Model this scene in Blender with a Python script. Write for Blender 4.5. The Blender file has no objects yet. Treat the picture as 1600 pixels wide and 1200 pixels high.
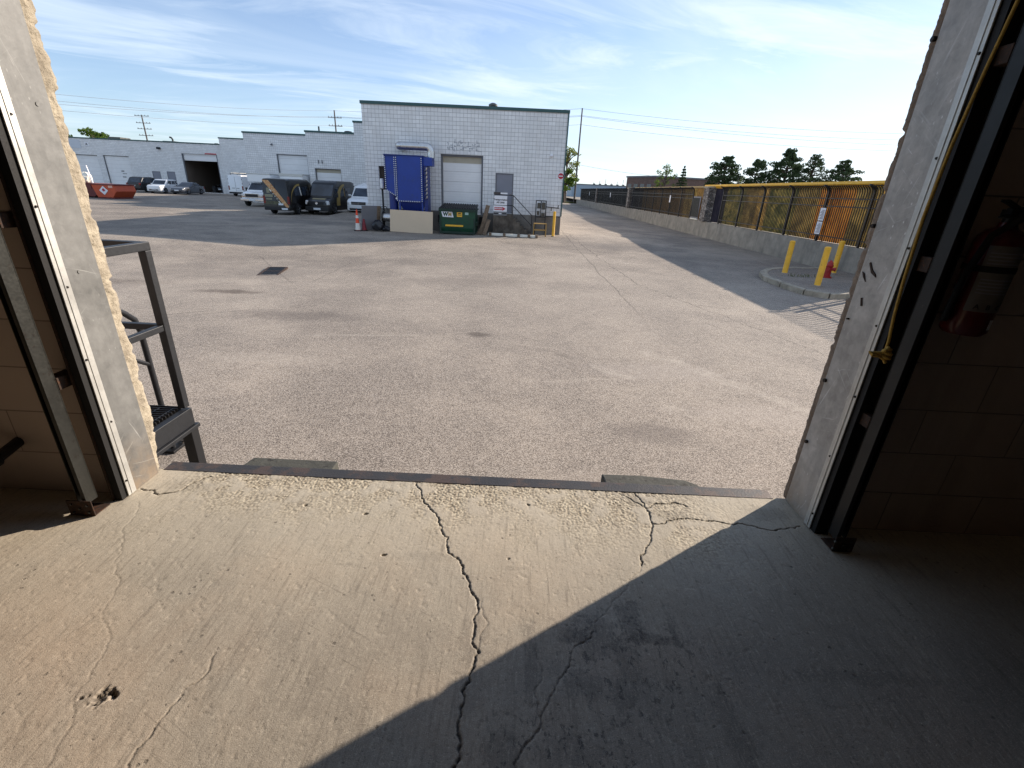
import bpy, math, random
import numpy as np
from mathutils import Vector, Matrix
random.seed(7); RNG = np.random.default_rng(11)
SC = bpy.context.scene
COL = SC.collection
R = math.radians

# ------------------------------------------------------------------ helpers
def c(r, g, b):
    f = lambda v: ((v/255+0.055)/1.055)**2.4 if v > 10 else v/255/12.92
    return (f(r), f(g), f(b))

class NT:
    """small wrapper round a node tree"""
    def __init__(s, tree):
        s.t = tree; s.t.nodes.clear()
    def n(s, typ, **kw):
        nd = s.t.nodes.new(typ)
        for k, v in kw.items(): setattr(nd, k, v)
        return nd
    def l(s, a, b): s.t.links.new(a, b)
    def put(s, sock, v):
        if isinstance(v, bpy.types.NodeSocket): s.l(v, sock)
        elif isinstance(v, (tuple, list)):
            sock.default_value = tuple(v)+((1,) if len(v) == 3 and len(sock.default_value) == 4 else ())
        else: sock.default_value = v
    def math(s, op, a, b=0.0, cc=None, clamp=False):
        nd = s.n('ShaderNodeMath', operation=op); nd.use_clamp = clamp
        s.put(nd.inputs[0], a); s.put(nd.inputs[1], b)
        if cc is not None: s.put(nd.inputs[2], cc)
        return nd.outputs[0]
    def vmath(s, op, a, b=(0, 0, 0)):
        nd = s.n('ShaderNodeVectorMath', operation=op)
        s.put(nd.inputs[0], a); s.put(nd.inputs[1], b)
        return nd.outputs['Value'] if op in ('LENGTH', 'DOT_PRODUCT', 'DISTANCE') else nd.outputs[0]
    def mix(s, f, a, b, mode='MIX'):
        nd = s.n('ShaderNodeMix', data_type='RGBA', blend_type=mode)
        s.put(nd.inputs[0], f); s.put(nd.inputs[6], a); s.put(nd.inputs[7], b)
        return nd.outputs[2]
    def noise(s, vec, scale=5, detail=4, rough=.55, dist=0.0):
        nd = s.n('ShaderNodeTexNoise'); s.put(nd.inputs['Vector'], vec)
        nd.inputs['Scale'].default_value = scale; nd.inputs['Detail'].default_value = detail
        nd.inputs['Roughness'].default_value = rough; nd.inputs['Distortion'].default_value = dist
        return nd.outputs[0]
    def voro(s, vec, scale, feature='F1', out='Distance', rnd=1.0):
        nd = s.n('ShaderNodeTexVoronoi', feature=feature); s.put(nd.inputs['Vector'], vec)
        nd.inputs['Scale'].default_value = scale; nd.inputs['Randomness'].default_value = rnd
        return nd.outputs[out]
    def mr(s, v, a, b, x=0.0, y=1.0, smooth=False):
        nd = s.n('ShaderNodeMapRange'); nd.clamp = True
        if smooth: nd.interpolation_type = 'SMOOTHSTEP'
        s.put(nd.inputs[0], v)
        for i, q in enumerate((a, b, x, y)): nd.inputs[i+1].default_value = q
        return nd.outputs[0]
    def scale(s, vec, xyz):
        return s.vmath('MULTIPLY', vec, xyz)
    def sep(s, vec):
        nd = s.n('ShaderNodeSeparateXYZ'); s.put(nd.inputs[0], vec); return nd.outputs
    def comb(s, x, y, z):
        nd = s.n('ShaderNodeCombineXYZ')
        for i, q in enumerate((x, y, z)): s.put(nd.inputs[i], q)
        return nd.outputs[0]
    def bump(s, h, strength=.3, dist=.01):
        nd = s.n('ShaderNodeBump'); s.put(nd.inputs['Height'], h)
        nd.inputs['Strength'].default_value = strength; nd.inputs['Distance'].default_value = dist
        return nd.outputs[0]
    def pos(s): return s.n('ShaderNodeNewGeometry').outputs['Position']
    def obj(s): return s.n('ShaderNodeTexCoord').outputs['Object']
    def attr(s, name):
        nd = s.n('ShaderNodeAttribute'); nd.attribute_name = name; return nd.outputs['Fac']
    def out(s, base, rough=.7, metal=0.0, normal=None, spec=None, coat=None):
        b = s.n('ShaderNodeBsdfPrincipled'); o = s.n('ShaderNodeOutputMaterial')
        s.put(b.inputs['Base Color'], base); s.put(b.inputs['Roughness'], rough); s.put(b.inputs['Metallic'], metal)
        if normal is not None: s.l(normal, b.inputs['Normal'])
        if spec is not None: s.put(b.inputs['Specular IOR Level'], spec)
        if coat: b.inputs['Coat Weight'].default_value = coat; b.inputs['Coat Roughness'].default_value = .06
        s.l(b.outputs[0], o.inputs[0]); return b

def newmat(name):
    m = bpy.data.materials.new(name); m.use_nodes = True
    return m, NT(m.node_tree)

def worn(name, col, rough=.6, metal=0.0, var=.25, scale=6, col2=None, thr=.62, bump=0.0, bscale=60, coat=None, spec=None):
    """paint / metal / plastic with mottling, and optional patches of a second colour (dirt, rust, bare metal)"""
    m, t = newmat(name); p = t.obj()
    n1 = t.noise(p, scale, 6, .6); n2 = t.noise(p, scale*7, 4, .6)
    f = t.math('MULTIPLY_ADD', n1, .7, t.math('MULTIPLY', n2, .3))
    lo = tuple(x*(1-var) for x in col); hi = tuple(min(1, x*(1+var)) for x in col)
    base = t.mix(t.mr(f, .3, .7), lo, hi)
    if col2:
        mask = t.mr(t.noise(p, scale*2.3, 8, .68), thr, thr+.06)
        base = t.mix(mask, base, col2)
    r = t.math('MULTIPLY_ADD', t.math('SUBTRACT', n2, .5), .3, rough, clamp=True)
    nm = t.bump(t.noise(p, bscale, 4, .6), bump, .004) if bump else None
    t.out(base, r, metal, nm, spec, coat)
    return m

class MB:
    def __init__(s): s.v = []; s.f = []; s.m = []
    def add(s, vs, fs, mi=0):
        o = len(s.v); s.v += [tuple(x) for x in vs]
        s.f += [tuple(i+o for i in f) for f in fs]; s.m += [mi]*len(fs); return s
    def box(s, x0, x1, y0, y1, z0, z1, mi=0):
        v = [(x, y, z) for z in (z0, z1) for y in (y0, y1) for x in (x0, x1)]
        return s.add(v, [(0, 2, 3, 1), (4, 5, 7, 6), (0, 1, 5, 4), (2, 6, 7, 3), (0, 4, 6, 2), (1, 3, 7, 5)], mi)
    def obox(s, ctr, size, rot=None, mi=0):
        M = rot or Matrix.Identity(3); C = Vector(ctr); h = Vector(size)/2
        v = [C+M@Vector((x*h.x, y*h.y, z*h.z)) for z in (-1, 1) for y in (-1, 1) for x in (-1, 1)]
        return s.add(v, [(0, 2, 3, 1), (4, 5, 7, 6), (0, 1, 5, 4), (2, 6, 7, 3), (0, 4, 6, 2), (1, 3, 7, 5)], mi)
    def bar(s, p, q, w, h=None, up=(0, 0, 1), mi=0):
        p, q = Vector(p), Vector(q); d = q-p; L = d.length; z = d.normalized(); u = Vector(up)
        if abs(z.dot(u)) > .98: u = Vector((0, 1, 0))
        x = u.cross(z).normalized(); y = z.cross(x)
        M = Matrix((x, y, z)).transposed()
        return s.obox((p+q)/2, (w, h or w, L), M, mi)
    def tube(s, pts, r, n=8, caps=True, mi=0):
        P = [Vector(p) for p in pts]; rs = r if isinstance(r, (list, tuple)) else [r]*len(P)
        vs = []; ref = None
        for i, p in enumerate(P):
            t = (P[min(i+1, len(P)-1)]-P[max(i-1, 0)]).normalized()
            if ref is None: ref = Vector((0, 0, 1)) if abs(t.z) < .9 else Vector((1, 0, 0))
            a = t.cross(ref).normalized(); b = a.cross(t).normalized(); ref = b
            vs += [p+a*math.cos(2*math.pi*k/n)*rs[i]+b*math.sin(2*math.pi*k/n)*rs[i] for k in range(n)]
        fs = [(i*n+k, i*n+(k+1) % n, (i+1)*n+(k+1) % n, (i+1)*n+k) for i in range(len(P)-1) for k in range(n)]
        if caps: fs += [tuple(range(n)), tuple(reversed(range((len(P)-1)*n, len(P)*n)))]
        return s.add(vs, fs, mi)
    def cyl(s, p, q, r0, r1=None, n=16, mi=0):
        return s.tube([p, q], [r0, r0 if r1 is None else r1], n, True, mi)
    def prism(s, poly, ax, a, b, mi=0):
        f = {'y': lambda u, w, t: (u, t, w), 'x': lambda u, w, t: (t, u, w), 'z': lambda u, w, t: (u, w, t)}[ax]
        n = len(poly); vs = [f(u, w, a) for u, w in poly]+[f(u, w, b) for u, w in poly]
        fs = [tuple(range(n)), tuple(reversed(range(n, 2*n)))]+[(i, i+n, (i+1) % n+n, (i+1) % n) for i in range(n)]
        return s.add(vs, fs, mi)
    def quad(s, a, b, cc, d, mi=0): return s.add([a, b, cc, d], [(0, 1, 2, 3)], mi)
    def lathe(s, ctr, prof, n=20, ax='z', mi=0):
        vs = []
        for r, h in prof:
            for k in range(n):
                a = 2*math.pi*k/n; u, w = r*math.cos(a), r*math.sin(a)
                q = {'z': (u, w, h), 'x': (h, u, w), 'y': (u, h, w)}[ax]
                vs.append((ctr[0]+q[0], ctr[1]+q[1], ctr[2]+q[2]))
        m = len(prof)
        fs = [(i*n+k, i*n+(k+1) % n, (i+1)*n+(k+1) % n, (i+1)*n+k) for i in range(m-1) for k in range(n)]
        fs += [tuple(range(n)), tuple(range((m-1)*n, m*n))]
        return s.add(vs, fs, mi)
    def loft(s, rings, caps=True, mi=0):
        n = len(rings[0]); vs = [p for r in rings for p in r]
        fs = [(i*n+k, i*n+(k+1) % n, (i+1)*n+(k+1) % n, (i+1)*n+k) for i in range(len(rings)-1) for k in range(n)]
        if caps: fs += [tuple(range(n)), tuple(reversed(range((len(rings)-1)*n, len(rings)*n)))]
        return s.add(vs, fs, mi)
    def build(s, name, mat, parent=None, bevel=0.0, smooth=False, normals=True):
        me = bpy.data.meshes.new(name)
        o0 = ORG.get(parent.name, (0, 0, 0)) if parent else (0, 0, 0)
        me.from_pydata([(x-o0[0], y-o0[1], z-o0[2]) for x, y, z in s.v], [], s.f)
        if normals:
            import bmesh
            b = bmesh.new(); b.from_mesh(me); bmesh.ops.recalc_face_normals(b, faces=b.faces); b.to_mesh(me); b.free()
        mats = mat if isinstance(mat, (list, tuple)) else [mat]
        for q in mats: me.materials.append(q)
        if len(mats) > 1: me.polygons.foreach_set('material_index', s.m)
        if smooth: me.polygons.foreach_set('use_smooth', [True]*len(me.polygons))
        o = bpy.data.objects.new(name, me); COL.objects.link(o)
        if parent: o.parent = parent; ORG[o.name] = o0
        if bevel:
            bv = o.modifiers.new('bevel', 'BEVEL'); bv.width = bevel; bv.segments = 2; bv.limit_method = 'ANGLE'; bv.angle_limit = R(40)
        if smooth:
            try: me.set_sharp_from_angle(angle=R(38))
            except Exception: pass
        return o
ORG = {}
def tag(o, label, cat, group=None, kind=None):
    if label: o['label'] = label
    if cat: o['category'] = cat
    if group: o['group'] = group
    if kind: o['kind'] = kind
    return o
def thing(name, label, cat, loc=(0, 0, 0), group=None):
    o = bpy.data.objects.new(name, None); COL.objects.link(o); o.location = loc; o.empty_display_size = .2
    ORG[o.name] = tuple(loc)
    return tag(o, label, cat, group)
def dup(root, loc, rz=None, label=None, group=None):
    r = root.copy(); COL.objects.link(r); r.location = loc
    if rz is not None: r.rotation_euler = (0, 0, rz)
    if label: r['label'] = label
    if group: r['group'] = group
    for ch in list(root.children):
        k = ch.copy(); COL.objects.link(k); k.parent = r
        for g in list(ch.children):
            d = g.copy(); COL.objects.link(d); d.parent = k
    return r
def lettering(name, s, size, mat, parent, loc, rot=(R(90), 0, 0), ext=.002, bold=0.0, align='CENTER', sx=1.0):
    cu = bpy.data.curves.new(name, 'FONT'); cu.body = s; cu.size = size; cu.extrude = ext; cu.offset = bold
    cu.align_x = align; cu.align_y = 'CENTER'; cu.resolution_u = 3
    t = bpy.data.objects.new(name+'_tmp', cu)
    me = bpy.data.meshes.new_from_object(t)
    bpy.data.objects.remove(t); bpy.data.curves.remove(cu)
    M = Matrix.Translation(Vector(loc)-Vector(ORG.get(parent.name, (0, 0, 0))))@Matrix.Rotation(rot[2], 4, 'Z')@Matrix.Rotation(rot[1], 4, 'Y')@Matrix.Rotation(rot[0], 4, 'X')@Matrix.Diagonal((sx, 1, 1, 1))
    me.transform(M); me.materials.clear(); me.materials.append(mat); me.name = name
    o = bpy.data.objects.new(name, me); COL.objects.link(o); o.parent = parent; return o

# ------------------------------------------------------------------ camera
CAM_Z = 1.35
f_px, pitch, roll = 726.0, math.atan2(304.3, 726.0), math.atan2(83, 1735)
fw = Vector((0, math.cos(pitch), -math.sin(pitch))); up0 = Vector((0, math.sin(pitch), math.cos(pitch)))
rt = Vector((math.cos(roll), 0, 0))+up0*math.sin(roll); up = up0*math.cos(roll)-Vector((math.sin(roll), 0, 0))
cd = bpy.data.cameras.new('camera'); cam = bpy.data.objects.new('camera', cd); COL.objects.link(cam)
M = Matrix((rt, up, -fw)).transposed().to_4x4(); M.translation = (0, 0, CAM_Z); cam.matrix_world = M
cd.sensor_width = 36; cd.lens = 36*f_px/1600; cd.clip_start = .02; cd.clip_end = 5000
SC.camera = cam

# ------------------------------------------------------------------ light and sky
AZ, EL = R(34.4), R(22.9)
sv = Vector((math.cos(EL)*math.cos(AZ), math.cos(EL)*math.sin(AZ), math.sin(EL)))
ld = bpy.data.lights.new('sun', 'SUN'); ld.energy = 5.0; ld.angle = R(.53); ld.color = (1.0, .87, .73)
sun = bpy.data.objects.new('sun', ld); COL.objects.link(sun); sun.rotation_euler = sv.to_track_quat('Z', 'Y').to_euler()
w = bpy.data.worlds.new('World'); SC.world = w; w.use_nodes = True
t = NT(w.node_tree)
sky = t.n('ShaderNodeTexSky', sky_type='NISHITA'); sky.sun_disc = False; sky.sun_elevation = EL
sky.sun_rotation = math.pi/2-AZ; sky.air_density = 1.0; sky.dust_density = .25; sky.ozone_density = 2.2
d = t.n('ShaderNodeTexCoord').outputs['Generated']
x, y, z = t.sep(d)
zz = t.math('MAXIMUM', z, .03)
pl = t.comb(t.math('DIVIDE', x, t.math('ADD', zz, .06)), t.math('DIVIDE', y, t.math('ADD', zz, .06)), 0.0)
# thin cirrus: long streaks running left to right, broken up by a larger noise
rot = t.n('ShaderNodeVectorRotate', rotation_type='Z_AXIS'); t.l(pl, rot.inputs['Vector']); rot.inputs['Angle'].default_value = R(-20)
st = t.scale(rot.outputs[0], (.45, 1.1, 1))
n1 = t.noise(st, 1.3, 9, .62, .9); n2 = t.noise(t.scale(pl, (.5, .6, 1)), .55, 4, .5, .3)
cl = t.mr(t.math('ADD', t.math('MULTIPLY', n1, .78), t.math('MULTIPLY', n2, .55)), .52, .92, smooth=True)
side = t.vmath('DOT_PRODUCT', d, (sv.x*1.05, sv.y*1.05, .1))           # milkier towards the sun
veil = t.math('MULTIPLY', t.mr(z, .40, .0, 0, 1, smooth=True), t.mr(side, .35, 1.0, .28, .92))
haze_ = t.mr(t.noise(t.scale(rot.outputs[0], (.22, .55, 1)), 1.0, 6, .6, .8), .38, .68, .04, .40, smooth=True)
_fac = t.math('MAXIMUM', t.math('MULTIPLY', cl, .8), veil)
fac = t.math('ADD', _fac, t.math('MULTIPLY', haze_, t.math('SUBTRACT', 1.0, _fac)))
cloud = t.mix(t.mr(side, 0, 1), (6.6, 7.6, 8.7), (8.2, 8.9, 9.5))
skyc = t.mix(fac, t.mix(1.0, sky.outputs[0], (.86, 1.0, 1.22), 'MULTIPLY'), cloud)
bg = t.n('ShaderNodeBackground'); t.l(skyc, bg.inputs[0]); bg.inputs[1].default_value = .088
t.l(bg.outputs[0], t.n('ShaderNodeOutputWorld').inputs[0])
SC.view_settings.view_transform = 'Standard'; SC.view_settings.look = 'None'
SC.view_settings.exposure = .66; SC.view_settings.gamma = 1.0
SC.cycles.max_bounces = 8; SC.cycles.diffuse_bounces = 5; SC.cycles.use_denoising = True
try: SC.cycles.denoiser = 'OPENIMAGEDENOISE'; SC.cycles.denoising_input_passes = 'RGB_ALBEDO_NORMAL'; SC.cycles.denoising_prefilter = 'NONE'
except Exception: pass

# ------------------------------------------------------------------ materials
def stain(t, p, cx, cy, rx, ry, soft=.45, warp=None):
    q = t.vmath('DIVIDE', t.vmath('SUBTRACT', p, (cx, cy, 0)), (rx, ry, 1e6))
    d = t.vmath('LENGTH', q)
    if warp is not None: d = t.math('ADD', d, warp)
    return t.mr(d, 1-soft, 1.0, 1, 0, smooth=True)

def asphalt():
    m, t = newmat('worn_asphalt'); p = t.pos()
    big = t.noise(p, .09, 4, .6); mid = t.noise(p, .55, 5, .62, .4); sm = t.noise(p, 7, 5, .7)
    f = t.math('ADD', t.math('MULTIPLY', big, .42), t.math('ADD', t.math('MULTIPLY', mid, .38), t.math('MULTIPLY', sm, .2)))
    base = t.mix(t.mr(f, .42, .58), c(110, 102, 94), c(156, 145, 132))
    agg = t.voro(p, 112, 'F1', 'Color'); a = t.sep(agg)[0]
    agf = t.voro(p, 210, 'F1', 'Color'); af = t.sep(agf)[1]
    sp = t.math('MULTIPLY_ADD', a, .55, t.math('MULTIPLY', af, .45))
    wear = t.mr(t.sep(p)[1], 5, 24, 1.0, .34)          # coarser, more open surface near the dock
    base = t.mix(t.math('MULTIPLY', t.mr(sp, .35, .85, .0, .68), wear), base, c(206, 196, 184))
    base = t.mix(t.math('MULTIPLY', t.mr(sp, .44, .16, 0, .68), wear), base, c(58, 53, 51))
    warp = t.math('MULTIPLY', t.math('SUBTRACT', t.noise(p, 2.2, 6, .7), .5), 1.5)
    for cx, cy, rx, ry, col, k in ((-6.8, 10.9, 1.1, .35, c(70, 58, 50), .6), (-.66, 8.1, .28, .22, c(85, 78, 72), .7),
            (-4.2, 8.9, 1.6, .5, c(100, 93, 88), .55), (-7.6, 14.4, 2.4, 1.8, c(120, 113, 106), .45), (2.2, 6.6, 1.6, .5, c(180, 170, 160), .25),
            (3.2, 5.2, 1.2, .45, c(182, 172, 162), .25), (.9, 3.6, 1.0, .3, c(182, 170, 156), .25), (-3.6, 6.4, 1.2, .35, c(182, 172, 160), .22),
            (1.6, 4.6, .7, .35, c(104, 97, 92), .45), (5.0, 24, 3, 2.2, c(104, 99, 95), .5), (7, 45, 3.5, 7, c(112, 106, 100), .5), (-14, 30, 6, 2.5, c(92, 89, 88), .5),
            (1.12, 2.25, .28, .08, c(170, 120, 70), .8), (-10.5, 11.6, 2.2, .5, c(85, 75, 66), .4), (-1.2, 13.5, 3.5, .8, c(128, 119, 110), .4)):
        base = t.mix(t.math('MULTIPLY', stain(t, p, cx, cy, rx, ry, .7, warp), k), base, col)
    def seg(a, b, w, soft):
        a_, b_ = Vector((a[0], a[1], 0)), Vector((b[0], b[1], 0)); d_ = (b_-a_); L_ = d_.length; u_ = d_/L_
        q_ = t.vmath('SUBTRACT', t.vmath('ADD', t.vmath('MULTIPLY', p, (1, 1, 0)), t.scale(t.comb(t.noise(p, 1.1, 5, .7), t.noise(p, 1.3, 5, .7), 0.0), (soft, soft, 0))), tuple(a_+Vector((soft*.5, soft*.5, 0))))
        al = t.vmath('DOT_PRODUCT', q_, tuple(u_)); ac = t.math('ABSOLUTE', t.vmath('DOT_PRODUCT', q_, (-u_.y, u_.x, 0)))
        return t.math('MULTIPLY', t.mr(ac, w*.3, w, 1, 0), t.math('MULTIPLY', t.mr(al, -.1, .15), t.mr(al, L_-.2, L_+.1, 1, 0)))
    for a, b, w, sf, col, k in (((2.2, 7.6), (4.4, 4.7), .20, .5, c(206, 196, 182), .26), ((1.8, 5.4), (2.5, 5.0), .16, .4, c(206, 196, 182), .22), ((1.2, 6.7), (1.9, 6.3), .14, .4, c(206, 196, 182), .22), ((.2, 5.9), (1.6, 6.3), .10, .6, c(206, 196, 182), .2), ((-14, 13.2), (-7.5, 17.6), .05, .3, c(168, 160, 148), .5),
            ((-9.5, 17.5), (-6.0, 12.4), .04, .3, c(74, 68, 63), .5), ((-6.0, 17.0), (-5.6, 12.6), .04, .3, c(80, 74, 68), .45), ((-6.9, 8.3), (-5.6, 9.3), .03, .1, c(66, 60, 56), .6), ((-6.6, 8.2), (-5.35, 9.2), .03, .1, c(66, 60, 56), .5),
            ((3.0, 29), (3.6, 14), .03, .5, c(58, 53, 50), .7), ((3.6, 14), (5.6, 7.5), .025, .5, c(60, 55, 52), .6), ((1.5, 28.3), (12, 30.5), .06, .3, c(84, 79, 74), .5), ((-3.6, 7.6), (-1.6, 7.9), .06, .3, c(176, 168, 156), .4),
            ((.4, 7.4), (1.0, 7.0), .10, .2, c(84, 78, 72), .4), ((4.4, 11.5), (7.8, 10.3), .02, .4, c(60, 55, 52), .6), ((-22, 22), (-9, 25), .05, .4, c(70, 68, 66), .5), ((-20, 33), (-10, 33.6), .25, .5, c(74, 72, 70), .4)):
        base = t.mix(t.math('MULTIPLY', seg(a, b, w, sf), t.math('MULTIPLY', t.mr(t.noise(p, 3, 4, .6), .35, .55), k)), base, col)
    # hairline cracks (broad crazing), stronger on the right of the yard and along the drive
    wp = t.vmath('ADD', p, t.scale(t.comb(t.noise(p, 1.2, 5, .7), t.noise(t.vmath('ADD', p, (9, 3, 1)), 1.2, 5, .7), 0.0), (.9, .9, 0)))
    e1 = t.voro(wp, .32, 'DISTANCE_TO_EDGE'); e2 = t.voro(wp, 1.5, 'DISTANCE_TO_EDGE')
    x = t.sep(p)[0]
    k1 = t.math('MULTIPLY', t.mr(e1, .0, .004, .3, 0), t.mr(t.noise(p, .25, 2, .5), .42, .55))
    k2 = t.math('MULTIPLY', t.mr(e2, .0, .012, .34, 0), t.math('MULTIPLY', t.mr(t.noise(p, .2, 3, .5), .5, .62), t.mr(x, .5, 3.0)))
    base = t.mix(t.math('MAXIMUM', k1, k2), base, c(48, 43, 40))
    # faint straight seams between paving passes and a few tyre marks
    seam = t.math('MULTIPLY', t.mr(t.math('ABSOLUTE', t.math('SUBTRACT', t.math('ADD', x, t.math('MULTIPLY', t.noise(p, .7, 3), .3)), 2.9)), .0, .035, .55, 0), t.mr(t.sep(p)[1], 9, 12))
    base = t.mix(seam, base, c(60, 55, 52))
    ty = t.scale(p, (.25, 6, 1)); tm = t.mr(t.noise(ty, 1.0, 6, .7, .6), .58, .72, 0, .35)
    base = t.mix(t.math('MULTIPLY', tm, t.mr(t.noise(p, .15, 3), .45, .6)), base, c(86, 80, 76))
    h = t.math('ADD', t.math('MULTIPLY', sp, 1.0), t.math('MULTIPLY', sm, .4))
    t.out(base, .9, 0, t.bump(h, .55, .006), .25)
    return m
ASPHALT = asphalt()

def floor_mat():
    m, t = newmat('scuffed_concrete_floor'); p = t.pos()
    a = t.noise(p, .9, 6, .62, .3); b = t.noise(t.scale(p, (1.6, .45, 1)), 9, 6, .7, .2); s = t.noise(p, 190, 3, .6); fine = t.noise(p, 60, 5, .7)
    f = t.math('ADD', t.math('MULTIPLY', a, .5), t.math('ADD', t.math('MULTIPLY', b, .3), t.math('MULTIPLY', s, .2)))
    base = t.mix(t.mr(f, .33, .67), c(126, 118, 107), c(178, 168, 152))
    # warm, rubbed-off areas on the left, grey towards the right
    base = t.mix(t.math('MULTIPLY', t.mr(t.noise(p, .9, 5, .6, .5), .46, .68), .42), base, c(180, 152, 124))
    base = t.mix(t.mr(t.math('ADD', t.sep(p)[0], t.math('MULTIPLY', t.noise(p, 1.3, 4), .8)), .2, 1.6, 0, .55), base, c(112, 108, 104))
    # paler towards the threshold: traffic wear plus lens brightness falloff painted into the colour
    wear_falloff = t.mr(t.math('ADD', t.sep(p)[1], t.math('MULTIPLY', t.noise(p, 1.7, 5, .6), .5)), 1.25, 2.1, 0, .62)
    base = t.mix(wear_falloff, base, c(206, 196, 175))
    # exposed aggregate beside the threshold
    ag = t.attr('aggregate')
    pc = t.sep(t.voro(p, 95, 'F1', 'Color'))[0]
    base = t.mix(t.math('MULTIPLY', ag, .8), base, t.mix(t.mr(pc, .1, .9), c(146, 132, 110), c(212, 200, 174)))
    # fine scratches
    for ang, k in ((25, .35), (-50, .28), (80, .22)):
        ro = t.n('ShaderNodeVectorRotate', rotation_type='Z_AXIS'); t.l(p, ro.inputs['Vector']); ro.inputs['Angle'].default_value = R(ang)
        sc = t.mr(t.noise(t.scale(ro.outputs[0], (2.2, 90, 1)), 1.0, 3, .6, .25), .66, .71)
        sc = t.math('MULTIPLY', sc, t.mr(t.noise(p, 2.1+ang*.01, 3), .46, .6))
        base = t.mix(t.math('MULTIPLY', sc, k), base, c(70, 63, 56))
    warp = t.math('MULTIPLY', t.math('SUBTRACT', t.noise(t.scale(p, (1.3, .8, 1)), 24, 8, .8), .5), 3.6)
    for cx, cy, rx, ry, k in ((.31, 1.10, .10, .10, .7), (.45, 1.16, .05, .12, .75), (.24, 1.10, .06, .05, .7), (.50, 1.10, .14, .025, .85), (.585, 1.13, .018, .09, .85), (.40, 1.02, .05, .1, .55),
            (.26, .93, .07, .05, .65), (.36, .90, .05, .06, .6), (.10, .99, .03, .16, .6), (-1.12, .83, .05, .03, .55), (.75, 1.75, .13, .05, .5), (.62, 1.86, .06, .05, .6),
            (-.08, 1.0, .06, .2, .35), (.02, .74, .05, .08, .6), (1.22, 1.80, .13, .07, .45), (.2, .75, .10, .05, .5), (.9, 1.2, .5, .3, .15), (1.15, 1.0, .3, .03, .4), (.66, .8, .04, .2, .4),
            (-.6, 1.36, .05, .012, .4), (-.3, 1.42, .16, .03, .25), (.05, 1.38, .06, .015, .35), (-1.5, 1.8, .16, .06, .35)):
        base = t.mix(t.math('MULTIPLY', stain(t, p, cx, cy, rx, ry, .45, warp), k*.5), base, c(52, 47, 45))
    fl2 = t.noise(t.scale(p, (1.4, .9, 1)), 30, 6, .72, .6); sp2 = t.voro(t.vmath('ADD', p, t.scale(t.comb(fine, b, 0.0), (.03, .03, 0))), 34, 'F1')
    reg = t.math('MAXIMUM', stain(t, p, .42, 1.02, .42, .34, .8, None), stain(t, p, .2, .72, .4, .3, .8, None))
    base = t.mix(t.math('MULTIPLY', t.math('MULTIPLY', t.mr(fl2, .57, .60), reg), .72), base, c(50, 46, 46))
    base = t.mix(t.math('MULTIPLY', t.math('MULTIPLY', t.mr(sp2, .18, .24, 1, 0), t.math('MULTIPLY', reg, t.mr(t.noise(p, 9, 2), .5, .56))), .7), base, c(44, 40, 40))
    # drips and pits
    dv = t.voro(t.vmath('ADD', p, t.scale(t.comb(fine, b, 0.0), (.02, .02, 0))), 26, 'F1')
    dots = t.math('MULTIPLY', t.mr(dv, .10, .17, 1, 0), t.mr(t.noise(p, 5, 3, .6), .52, .6))
    base = t.mix(t.math('MULTIPLY', dots, .55), base, c(58, 52, 46))
    st1 = t.noise(t.scale(p, (120, 26, 1)), 1.0, 4, .65, .3); st2 = t.noise(p, 330, 2, .5)
    base = t.mix(t.mr(st1, .56, .72, 0, .34), base, c(84, 76, 66)); base = t.mix(t.mr(st1, .44, .30, 0, .30), base, c(206, 196, 176))
    base = t.mix(t.mr(st2, .58, .74, 0, .42), base, c(74, 66, 58)); base = t.mix(t.mr(st2, .42, .27, 0, .35), base, c(216, 206, 188))
    st3 = t.noise(t.scale(p, (70, 5, 1)), 1.0, 5, .6, .5); base = t.mix(t.mr(st3, .54, .70, 0, .36), base, c(92, 84, 74))
    st4 = t.noise(p, 120, 3, .6); base = t.mix(t.mr(st4, .60, .72, 0, .5), base, c(82, 74, 66)); base = t.mix(t.mr(st4, .40, .28, 0, .4), base, c(212, 202, 182))
    pit = t.math('MULTIPLY', t.mr(t.noise(p, 75, 3, .6), .66, .72), t.mr(t.noise(p, 4, 3), .4, .6)); base = t.mix(t.math('MULTIPLY', pit, .7), base, c(70, 62, 54))
    base = t.mix(t.attr('dirt'), base, c(40, 35, 31))
    h = t.math('ADD', t.math('MULTIPLY', fine, .5), t.math('ADD', t.math('MULTIPLY', st2, .5), t.math('MULTIPLY', t.math('ADD', dots, pit), -.8)))
    r = t.mr(t.noise(p, 2.5, 5, .6), .3, .7, .55, .82)
    t.out(base, r, 0, t.bump(h, .38, .004), .3)
    return m
FLOOR = floor_mat()

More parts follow.
